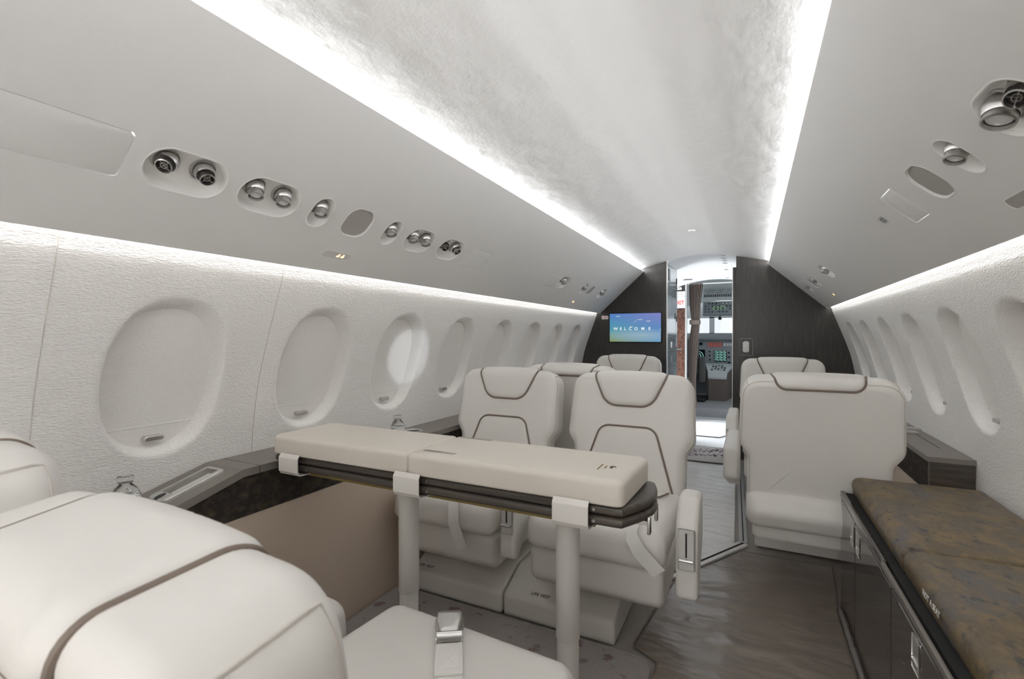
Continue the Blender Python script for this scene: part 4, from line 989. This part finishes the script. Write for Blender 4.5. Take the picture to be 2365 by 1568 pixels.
def make_seat(name, label, loc, facing_aft=True, recline=12, half=0.28, arm_side=1, arm_back=-0.32, arm=True, base=True, base_y=(-0.37, 0.12), vest=False, belt=None, flap=False, base_dx=0.0, arm_mx=None, zb=ZB, yaw=0.0, cap=0.585, cush=0.0, wrap=0.0, thick=0.135, rear=True):
    global T, T_END
    T = thick; T_END = HB-RF+RF*math.pi/2+(T-RF-RB)+RB*math.pi/2
    root = empty(name, loc, (0 if facing_aft else math.pi)+math.radians(yaw)); cmx = Matrix.Translation((0, cush, 0))
    tag(root, label, 'seat', 'cream leather cabin seats')
    piv = Matrix.Translation((0, 0, zb)) @ Matrix.Rotation(math.radians(-recline), 4, 'X')
    h2 = half-0.035
    outl = rounded([(-h2, 0), (h2, 0), (h2, 0.235), (half, 0.285), (half-0.012, HB), (half*0.45, HB+0.004), (-half*0.45, HB+0.004), (-(half-0.012), HB), (-half, 0.285), (-h2, 0.235)],
        [0.03, 0.03, 0.04, 0.06, 0.085, 0.3, 0.3, 0.085, 0.06, 0.04], 10)
    V, F = pillow(outl, T, RF, RB, XZ, n=200, seg=8)
    b = MB().add(V, F, piv).build('backrest', 'leather', root, smooth=60)
    # rim welts
    O = resample(outl, 200); top = [p for p in O]
    k0 = min(range(200), key=lambda i: (O[i][0]-h2)**2+(O[i][1]-0.03)**2); k1 = min(range(200), key=lambda i: (O[i][0]+h2)**2+(O[i][1]-0.03)**2)
    seq = [O[(k0+i) % 200] for i in range((k1-k0) % 200+1)]
    rs = inset(O, RB*0.30); sq = [rs[(k0+i) % 200] for i in range((k1-k0) % 200+1)]
    mb = MB(); mb.tube([(p[0], T-RB*0.28, p[1]) for p in sq], 0.0022, n=6, mx=piv); mb.build('rear_welt', 'leather_back', b) if rear else None
    rs = inset(O, RF*0.12); sq = [rs[(k0+i) % 200] for i in range((k1-k0) % 200+1)]
    side = [p for p in sq if p[0] > 0]; cut = next(i for i, p in enumerate(side) if p[1] > HB-0.030)
    for sg in (1, -1):      # seam of the side gusset: up the front edge, then across the shoulder to the back
        path = [(sg*p[0], RF*0.52, p[1]) for p in side[:cut-2]]; p = side[cut]
        o_ = [q for q in O if q[0] > 0 and q[1] > HB-0.10]; po = min(o_, key=lambda q: (q[0]-p[0])**2+(q[1]-p[1])**2)
        path += [(sg*side[cut][0], RF*0.55, side[cut][1]), (sg*po[0], RF*0.85, po[1]+0.001), (sg*po[0], RF*1.2, po[1]+0.001), (sg*po[0], T-RB*0.9, po[1]+0.001), (sg*(po[0]-0.004), T-RB*0.35, po[1]-0.006)]
        mb = MB(); mb.tube(path, 0.0022, n=6, mx=piv); mb.build('side_welt', 'leather_back', b)
    # headrest: U-shaped panel folding over the top
    hw = half*cap
    U = rounded([(-0.10, 0.425), (0.10, 0.425), (hw, HB-0.01), (hw*0.86, T_END+wrap), (-hw*0.86, T_END+wrap), (-hw, HB-0.01)], [0.075, 0.075, 0.10, 0.042, 0.042, 0.10], 10)
    V, F = skin_panel(U, 0.013); hr = MB().add(V, F, piv).build('headrest', 'leather', root, smooth=60)
    mb = MB(); mb.tube(on_skin(resample(U, 160), 0.0025), 0.0046, closed=True, n=8, mx=piv); mb.build('headrest_piping', 'pipe', hr)
    # lumbar panel
    A = rounded([(-0.205, 0.06), (-0.120, 0.335), (0.120, 0.335), (0.205, 0.06)], [0, 0.055, 0.055, 0], 10)
    V, F = skin_panel(rounded([(0.205, 0.06), (0.120, 0.335), (-0.120, 0.335), (-0.205, 0.06)], [0.02, 0.055, 0.055, 0.02], 10), 0.005, edge=0.02)
    lp = MB().add(V, F, piv).build('lumbar_panel', 'leather', root, smooth=60)
    mb = MB(); mb.tube(on_skin(resample(A, 90, closed=False), 0.0022), 0.0042, n=8, mx=piv); mb.build('lumbar_piping', 'pipe', lp)
    # cushion and pan
    cw = 0.245
    prof = rounded([(0.05, 0.345), (0.05, 0.455), (-0.25, 0.475), (-0.475, 0.468), (-0.485, 0.345)], [0.02, 0.03, 0.15, 0.055, 0.03], 8)
    V, F = pillow(prof, cw*2, 0.045, 0.045, lambda a, b_, c_: (c_-cw, a, b_), n=120, seg=7, bulge_f=0.004, bulge_b=0.004)
    cu = MB().add(V, F, cmx).build('seat_cushion', 'leather', root, smooth=60)
    cp_ = [(-0.19, -0.02, 0.468), (-0.165, -0.10, 0.474), (-0.10, -0.135, 0.4765), (0.10, -0.135, 0.4765), (0.165, -0.10, 0.474), (0.19, -0.02, 0.468)]
    c2 = rounded([(p[0], p[1]) for p in cp_], [0, 0.03, 0.04, 0.04, 0.03, 0], 6); c2 = resample(c2, 50, closed=False)
    mb = MB(); mb.tube([(p[0], p[1], 0.4665-0.06*p[1]*(1 if p[1] > -0.14 else 1)*1.0) for p in c2], 0.0042, n=8, mx=cmx); mb.build('cushion_piping', 'pipe', cu)
    pan = rounded([(0.10, 0.21), (0.10, 0.34), (-0.458, 0.345), (-0.455, 0.235), (-0.42, 0.205)], [0.02, 0.01, 0.02, 0.02, 0.02], 6)
    V, F = pillow(pan, 0.475, 0.025, 0.025, lambda a, b_, c_: (c_-0.2375, a, b_), n=90, seg=5); MB().add(V, F, cmx).build('seat_pan', 'leather', root, smooth=60)
    if flap:   # soft lower rear flap
        fl = rounded([(0.08, 0.27), (0.165, 0.29), (0.20, 0.36), (0.165, 0.435), (0.08, 0.45)], [0.02, 0.05, 0.05, 0.05, 0.02], 6)
        V, F = pillow(fl, half*2-0.06, 0.05, 0.05, lambda a, b_, c_: (c_-half+0.03, a, b_), n=90, seg=6); MB().add(V, F).build('rear_flap', 'leather', root, smooth=60)
    if base:
        y0, y1 = base_y
        bp = [(y0, 0.006), (y0, 0.088), (y0+0.15, 0.150), (y1-0.15, 0.150), (y1, 0.088), (y1, 0.006)]
        V, F = pillow(rounded(bp, [0.004, 0.012, 0.02, 0.02, 0.012, 0.004], 4), 0.448, 0.010, 0.010, lambda a, b_, c_: (c_-0.224+base_dx, a, b_), n=120, seg=3)
        bb = MB().add(V, F).build('base_box', 'leather', root, smooth=45)
        MB().box((-0.16, y0+0.16, 0.145), (0.16, y1-0.16, 0.215)).build('pedestal', 'leather_back', root, smooth=0)
        if vest:
            fm_ = frame((base_dx+vest, y0+0.030, 0.1015), (1, 0, 0), (0, 0.15, 0.062))
            text('lettering', 'LIFE VEST', 0.019, 'ink', fm_, bb)
    if arm:
        ax = arm_side*(half+0.035)
        ap = rounded([(-0.47, 0.285), (-0.50, 0.30), (-0.502, 0.520), (-0.435, 0.597), (arm_back, 0.592), (arm_back, 0.44)], [0.012, 0.012, 0.04, 0.03, 0.02, 0.03], 6)
        V, F = pillow(ap, 0.066, 0.016, 0.016, lambda a, b_, c_: (ax+c_-0.033, a, b_), n=120, seg=5); ar = MB().add(V, F, arm_mx).build('armrest', 'leather', root, smooth=60)
        if arm_mx: return root, cu
        O = stadium(0.046, 0.128, 0.005, 3)
        mb = MB(); mb.tube([(ax+p[0], -0.5035, 0.455+p[1]) for p in O], 0.0032, closed=True, n=6); co = mb.build('control_frame', 'satin', ar)
        MB().box((ax-0.022, -0.5045, 0.392), (ax+0.022, -0.500, 0.518)).build('control_plate', 'signplate', co, smooth=0)
        MB().box((ax-0.0025, -0.5055, 0.43), (ax+0.0025, -0.504, 0.505)).build('slot', 'black', co, smooth=0)
        MB().cyl((ax-0.020, -0.510, 0.422), (ax+0.020, -0.510, 0.422), 0.0052, n=14).build('lever', 'chrome', co)
    if belt == 'tail':
        pass
    return root, cu
def belt_tail(root, name_parent, x0, x1, zt, zb, y=-0.512, w=0.046):
    # webbing end hanging over the cushion front
    pts = [(x0-0.03, -0.30, 0.484), (x0-0.012, -0.42, 0.482), (x0, -0.488, 0.458), (x0+(x1-x0)*0.35, y-0.004, zt-(zt-zb)*0.45), (x1, y+0.006, zb)]
    V = []; F = []
    d_ = Vector((x1-x0, 0, zb-zt)).normalized(); side = Vector((-d_.z, 0, d_.x))*w/2
    side = Vector((abs(side.x), 0, side.z if side.x > 0 else -side.z))
    for i, p in enumerate(pts):
        sd = side if i >= 2 else Vector((w/2, 0, 0))
        for dz in (0, 0.0025):
            off = Vector((0, -dz, 0)) if i >= 2 else Vector((0, 0, dz))
            V += [tuple(Vector(p)-sd+off), tuple(Vector(p)+sd+off)]
    for i in range(len(pts)-1):
        a = 4*i; F += [(a, a+1, a+5, a+4), (a+2, a+6, a+7, a+3), (a, a+4, a+6, a+2), (a+1, a+3, a+7, a+5)]
    F += [(0, 2, 3, 1), (len(V)-4, len(V)-3, len(V)-1, len(V)-2)]
    return obj('seat_belt', V, F, 'belt', root, smooth=60)

A_, _ = make_seat('cabin_seat', 'cream aft-facing seat behind the table on the aisle, open armrest on its right', (-0.085, 2.06, 0), True, 13, vest=-0.075, base_dx=-0.165, base_y=(-0.37, 0.12))
belt_tail(A_, None, 0.145, 0.235, 0.47, 0.365)
B_, _ = make_seat('cabin_seat', 'cream aft-facing seat behind the table beside the left windows', (-0.705, 2.06, 0), True, 13, vest=-0.165, base_dx=0.0, base_y=(-0.37, 0.12))
belt_tail(B_, None, 0.075, 0.125, 0.47, 0.300)
C_, _ = make_seat('cabin_seat', 'cream forward-facing seat back showing between the two seats behind the table', (-0.49, 2.66, 0), False, 8, arm=True)
D_, _ = make_seat('cabin_seat', 'farthest left cream seat, its top just below the wall screen', (-0.52, 3.92, 0), True, 9, half=0.275, arm=True)
E_, _ = make_seat('cabin_seat', 'large cream forward-facing seat seen from behind, right of the aisle', (0.651, 2.49, 0), False, 10, half=0.294, arm_back=0.02, flap=True, base_y=(-0.80, -0.34))
F_, _ = make_seat('cabin_seat', 'far right cream aft-facing seat in front of the dark right bulkhead', (0.605, 3.85, 0), True, 9, half=0.275, arm_side=-1, arm_back=0.02)
G_, gcu = make_seat('cabin_seat', 'big cream seat back in the left foreground with a buckle on its cushion', (-0.165, 0.405, 0), False, 8, zb=ZB-0.040, yaw=-3, cap=0.53, cush=-0.05, wrap=0.025, thick=0.162, rear=False, base=True, base_y=(-0.37, 0.12), arm_back=-0.05, arm_mx=Matrix.Translation((0, 0.12, -0.045)))
H_, _ = make_seat('cabin_seat', 'cream seat corner peeping in at the left photo edge beside the wall', (-0.742, 0.42, 0), False, 6, half=0.245, zb=ZB-0.010, yaw=-3, cap=0.40, arm=False, base_y=(-0.37, 0.12))

# belt with buckle on the foreground cushion (local frame of G: forward = -y, world x = -local x)
def buckle():
    TF = Matrix.Translation((0.012, -0.430, 0.4735)) @ Matrix.Rotation(math.radians(36), 4, 'Z')
    pts = [(0, 0.30, -0.015), (0, 0.20, 0.001), (0, 0.10, 0.002), (0, 0.018, 0.006)]; w = 0.026; V = []; F = []
    for p in pts:
        for dz in (0, 0.003): V += [(p[0]-w, p[1], p[2]+dz), (p[0]+w, p[1], p[2]+dz)]
    for i in range(len(pts)-1):
        a = 4*i; F += [(a, a+1, a+5, a+4), (a+2, a+6, a+7, a+3), (a, a+4, a+6, a+2), (a+1, a+3, a+7, a+5)]
    F += [(0, 2, 3, 1), (len(V)-4, len(V)-3, len(V)-1, len(V)-2)]
    be = MB().add(V, F, TF).build('seat_belt', 'belt', G_, smooth=60)
    V, F = rbox((-w-0.001, 0.020, 0.0045), (w+0.001, 0.110, 0.0105), 0.0025, 2); se = MB().add(V, F, TF).build('sewn_end', 'belt', be)
    st = MB(); q0, q1, y0, y1, zz = -w*0.78, w*0.78, 0.036, 0.096, 0.0107
    for a, b in (((q0, y0), (q1, y0)), ((q1, y0), (q1, y1)), ((q1, y1), (q0, y1)), ((q0, y1), (q0, y0)), ((q0, y0), (q1, y1)), ((q1, y0), (q0, y1)), ((q0, y0-0.004), (q1, y0-0.004))):
        for i in range(12):
            u = Vector(a).lerp(Vector(b), (i+0.15)/12); v = Vector(a).lerp(Vector(b), (i+0.8)/12)
            st.tube([(u.x, u.y, zz), (v.x, v.y, zz)], 0.0007, n=5, mx=TF)
    st.build('stitching', 'paper', se)
    fm = TF @ Matrix.Rotation(math.radians(-6), 4, 'X') @ Matrix.Translation((0, 0, 0.002))
    lo = rounded([(-0.022, 0.004), (0.022, 0.004), (0.031, -0.036), (0.031, -0.060), (-0.031, -0.060), (-0.031, -0.036)], [0.004, 0.004, 0.012, 0.008, 0.008, 0.012], 5)
    V, F = pillow(lo, 0.012, 0.002, 0.002, lambda a, b, c: (a, b, 0.012-c), n=80, seg=3, capr=2); bk = MB().add(V, F, fm).build('buckle', 'metal', G_)
    li = rounded([(-0.019, -0.006), (0.019, -0.006), (0.0265, -0.036), (0.0265, -0.062), (-0.0265, -0.062), (-0.0265, -0.036)], [0.004, 0.004, 0.012, 0.008, 0.008, 0.012], 5)
    V, F = pillow(li, 0.008, 0.003, 0.001, lambda a, b, c: (a, b, 0.022-c), n=80, seg=3, capr=2); MB().add(V, F, fm @ Matrix.Rotation(math.radians(-5), 4, 'X')).build('buckle_lid', 'metal', bk)
    MB().cyl((-0.026, 0.0, 0.014), (0.026, 0.0, 0.014), 0.0078, n=20, mx=fm).build('hinge_bar', 'chrome', bk)
    mb = MB(); mb.tube([(-0.026, 0.004, 0.008), (-0.026, 0.022, 0.006), (0.026, 0.022, 0.006), (0.026, 0.004, 0.008)], 0.003, n=8, mx=fm); mb.build('loop', 'chrome', bk)
buckle()

# ------------------------------------------------------------------ table
tb = empty('conference_table', (-0.42, 1.18, 0)); tag(tb, 'folded dark wood table on two pale cylindrical legs', 'table')
ox, oy = -0.42, 1.18
def leaf(z0, z1, x1, bow, name):
    xl = -0.985; pts = [(xl, 1.062), (x1, 1.062)]
    for i in range(1, 12):
        t = i/12; pts.append((x1+bow*math.sin(t*math.pi)+0.03*t, 1.062+0.243*t))
    pts += [(x1+0.03, 1.305), (xl, 1.305)]
    V, F = pillow(pts, z1-z0, (z1-z0)*0.42, (z1-z0)*0.3, lambda a, b, c: (a-ox, b-oy, z1-c), n=160, seg=4, capr=2)
    MB().add(V, F).build(name, 'table_wood', tb)
leaf(0.706, 0.7275, 0.150, 0.035, 'upper_leaf'); leaf(0.680, 0.7015, 0.150, 0.035, 'lower_leaf')
MB().box((-0.97-ox, 1.075-oy, 0.7005), (0.10-ox, 1.29-oy, 0.7065)).build('hinge_spacer', 'darkgap', tb, smooth=0)
MB().box((-0.90-ox, 1.09-oy, 0.664), (0.08-ox, 1.28-oy, 0.681)).build('under_frame', 'goldink', tb, smooth=0)
for x in (-0.018, -0.535):
    mb = MB(); mb.lathe([(0.0001, 0.672), (0.031, 0.672), (0.031, 0.330), (0.0305, 0.329)], 40, Matrix.Translation((x-ox, 0.0, 0))); lg = mb.build('leg', 'leather', tb)
    mb = MB(); mb.lathe([(0.0285, 0.332), (0.0285, 0.018), (0.040, 0.016), (0.042, 0.0105)], 40, Matrix.Translation((x-ox, 0.0, 0))); mb.build('lower_tube', 'leather', lg)
for x in (-0.845, -0.38, 0.086):
    for z in (0.7165, 0.6905):
        MB().cyl((x-ox, 1.0595-oy, z), (x-ox, 1.064-oy, z), 0.0042, n=14).build('screw', 'metal', tb)
for y in (1.14, 1.235):
    hk = MB(); hk.box((0.155-ox, y-oy-0.008, 0.672), (0.198-ox, y-oy+0.008, 0.682)); hq = hk.build('latch_hook', 'metal', tb, smooth=0)
    V, F = rbox((0.192-ox, y-oy-0.009, 0.650), (0.200-ox, y-oy+0.009, 0.692), 0.003, 2); MB().add(V, F).build('hook_tab', 'metal', hq)
# padded cover strapped over the table
pc = empty('padded_table_cover', (-0.42, 1.18, 0.729)); tag(pc, 'cream padded cover strapped over the folded table top', 'cover')
oz = 0.729
def pad(x0, x1, rr, name):
    pts = rounded([(x0, 1.052), (x1, 1.052), (x1+(0.012 if x1 > 0 else 0), 1.312), (x0, 1.312)], rr, 6)
    V, F = pillow(pts, 0.060, 0.015, 0.006, lambda a, b, c: (a-ox, b-oy, 0.0605-c), n=200, seg=6, bulge_f=0.003); return MB().add(V, F).build(name, 'pad', pc, smooth=60)
pad(-0.998, -0.4412, [0.03, 0.004, 0.004, 0.03], 'pad_section'); main = pad(-0.4404, 0.155, [0.004, 0.022, 0.03, 0.004], 'pad_section')
for x0, x1 in ((-0.940, -0.856), (-0.476, -0.390), (-0.006, 0.080)):
    z1, z0 = 0.738, 0.672
    prof = rounded([(1.046, z1), (1.0375, z1-0.012), (1.0375, z0+0.012), (1.046, z0), (1.11, z0-0.004), (1.11, z0-0.0015), (1.048, z0+0.003), (1.0415, z0+0.012), (1.0415, z1-0.012), (1.049, z1)], 0.004, 3)
    mb = MB(); mb.prism([(a-oy, b-oz) for a, b in prof], x0-ox, x1-ox, YZ); sp_ = mb.build('strap', 'strap', pc, smooth=60)
    mb = MB()
    for x in (x0+0.004, x1-0.004):
        for i in range(16):
            za = z0+0.012+(z1-z0-0.024)*(i+0.1)/16; zb_ = z0+0.012+(z1-z0-0.024)*(i+0.75)/16
            mb.tube([(x-ox, 1.0373-oy, za-oz), (x-ox, 1.0373-oy, zb_-oz)], 0.0007, n=5)
    mb.build('stitching', 'paper', sp_)
def scribble(x0, y0, w, lines, m, par, step=0.0065, along='x'):
    mb = MB(); z = 0.0618
    for l in range(lines):
        q = 0
        while q < w:
            ln = random.uniform(0.002, 0.006)
            if along == 'x': mb.box((x0+q-ox, y0-l*step-oy, z), (x0+min(q+ln, w)-ox, y0-l*step+0.0035-oy, z+0.0004))
            else: mb.box((x0+l*step-ox, y0+q-oy, z), (x0+l*step+0.0035-ox, y0+min(q+ln, w)-oy, z+0.0004))
            q += ln+0.0012
    mb.build('print', m, par, smooth=0)
scribble(-0.415, 1.103, 0.105, 3, 'greyink', main); scribble(-0.425, 1.292, 0.12, 2, 'greyink', main)
scribble(0.075, 1.125, 0.050, 1, 'goldink', main, along='y'); scribble(0.088, 1.140, 0.024, 1, 'goldink', main, along='y')
mb = MB(); mb.tube([(0.106+0.007*math.cos(t)-ox, 1.157+0.009*math.sin(t)-oy, 0.062) for t in [i*0.5 for i in range(10)]], 0.0009, n=5); mb.box((0.103-ox, 1.15-oy, 0.0615), (0.106-ox, 1.164-oy, 0.0624)); mb.build('emblem', 'ink', main, smooth=0)

# ------------------------------------------------------------------ credenza on the right
cz = empty('credenza', (0.95, 1.2, 0)); tag(cz, 'low dark glossy credenza along the right wall', 'credenza')
ox, oy = 0.95, 1.2; xf = 0.735; ye = 2.345; y00 = -0.4
MB().box((xf+0.018-ox, y00-oy, 0.0), (1.06-ox, ye-0.004-oy, 0.470)).build('carcass', 'gloss', cz, smooth=0)
for y0, y1 in ((2.047, 2.335), (1.56, 2.041), (0.90, 1.554), (0.2, 0.894)):
    V, F = rbox((xf-ox, y0-oy, 0.012), (xf+0.019-ox, y1-oy, 0.455), 0.002, 1); dr = MB().add(V, F).build('door', 'gloss', cz)
for yc, par in ((2.085, 0), (1.985, 0), (1.345, 0)):
    zc = 0.40 if yc > 1.5 else 0.405
    mb = MB(); O = stadium(0.052, 0.075, 0.003, 2)
    mb.tube([(xf-0.001-ox, yc+p[0]-oy, zc+p[1]) for p in O], 0.0016, closed=True, n=6); lt = mb.build('latch', 'chrome', cz)
    MB().box((xf-0.0008-ox, yc-0.024-oy, zc-0.036), (xf-0.0003-ox, yc+0.024-oy, zc+0.036)).build('latch_well', 'satin', lt, smooth=0)
    MB().box((xf-0.004-ox, yc-0.022-oy, zc-0.022), (xf-0.0008-ox, yc+0.022-oy, zc-0.014)).build('latch_bar', 'chrome', lt, smooth=0)
for a, b in ((1.30, 1.48),): MB().box((xf-0.0012-ox, a-oy, 0.452), (xf+0.001-ox, b-oy, 0.456)).build('silver_inlay', 'satin', cz, smooth=0)
V, F = rbox((xf-0.004-ox, y00-oy, 0.468), (xf+0.006-ox, 1.652-oy, 0.486), 0.003, 2); MB().add(V, F).build('top_rail', 'ledge', cz)
V, F = rbox((xf-0.002-ox, 1.656-oy, 0.460), (xf+0.012-ox, ye-oy, 0.486), 0.003, 2); MB().add(V, F).build('top_rail', 'gloss', cz)
MB().box((xf+0.016-ox, y00-oy, 0.4695), (1.06-ox, ye-0.01-oy, 0.4785)).build('top_board', 'darkgap', cz, smooth=0)
for n_, y0, y1, lab in ((0, 1.60, 2.322, 'bronze mottled leather cushion on the far half of the credenza'), (1, -0.42, 1.596, 'bronze and grey mottled leather cushion on the near half of the credenza')):
    pr = rounded([(0.772, 0.479), (1.172, 0.479), (1.172, 0.552), (0.762, 0.552)], [0.012, 0.02, 0.03, 0.030], 7)
    V, F = pillow(pr, y1-y0, 0.014, 0.014, lambda a, b, c: (a-0.95, y0+c-1.2, b-0.487), n=120, seg=5)
    o = MB().add(V, F).build('bench_cushion', 'bronze', smooth=60); o.location = (0.95, 1.2, 0.487); tag(o, lab, 'cushion', 'credenza cushions')
    if n_ == 1:
        text('lettering', 'NOT A SEAT', 0.020, 'whiteink', frame((0.7635-0.95, 1.36-1.2, 0.520-0.487), (0, -1, 0), (0.05, 0, 1)), o)
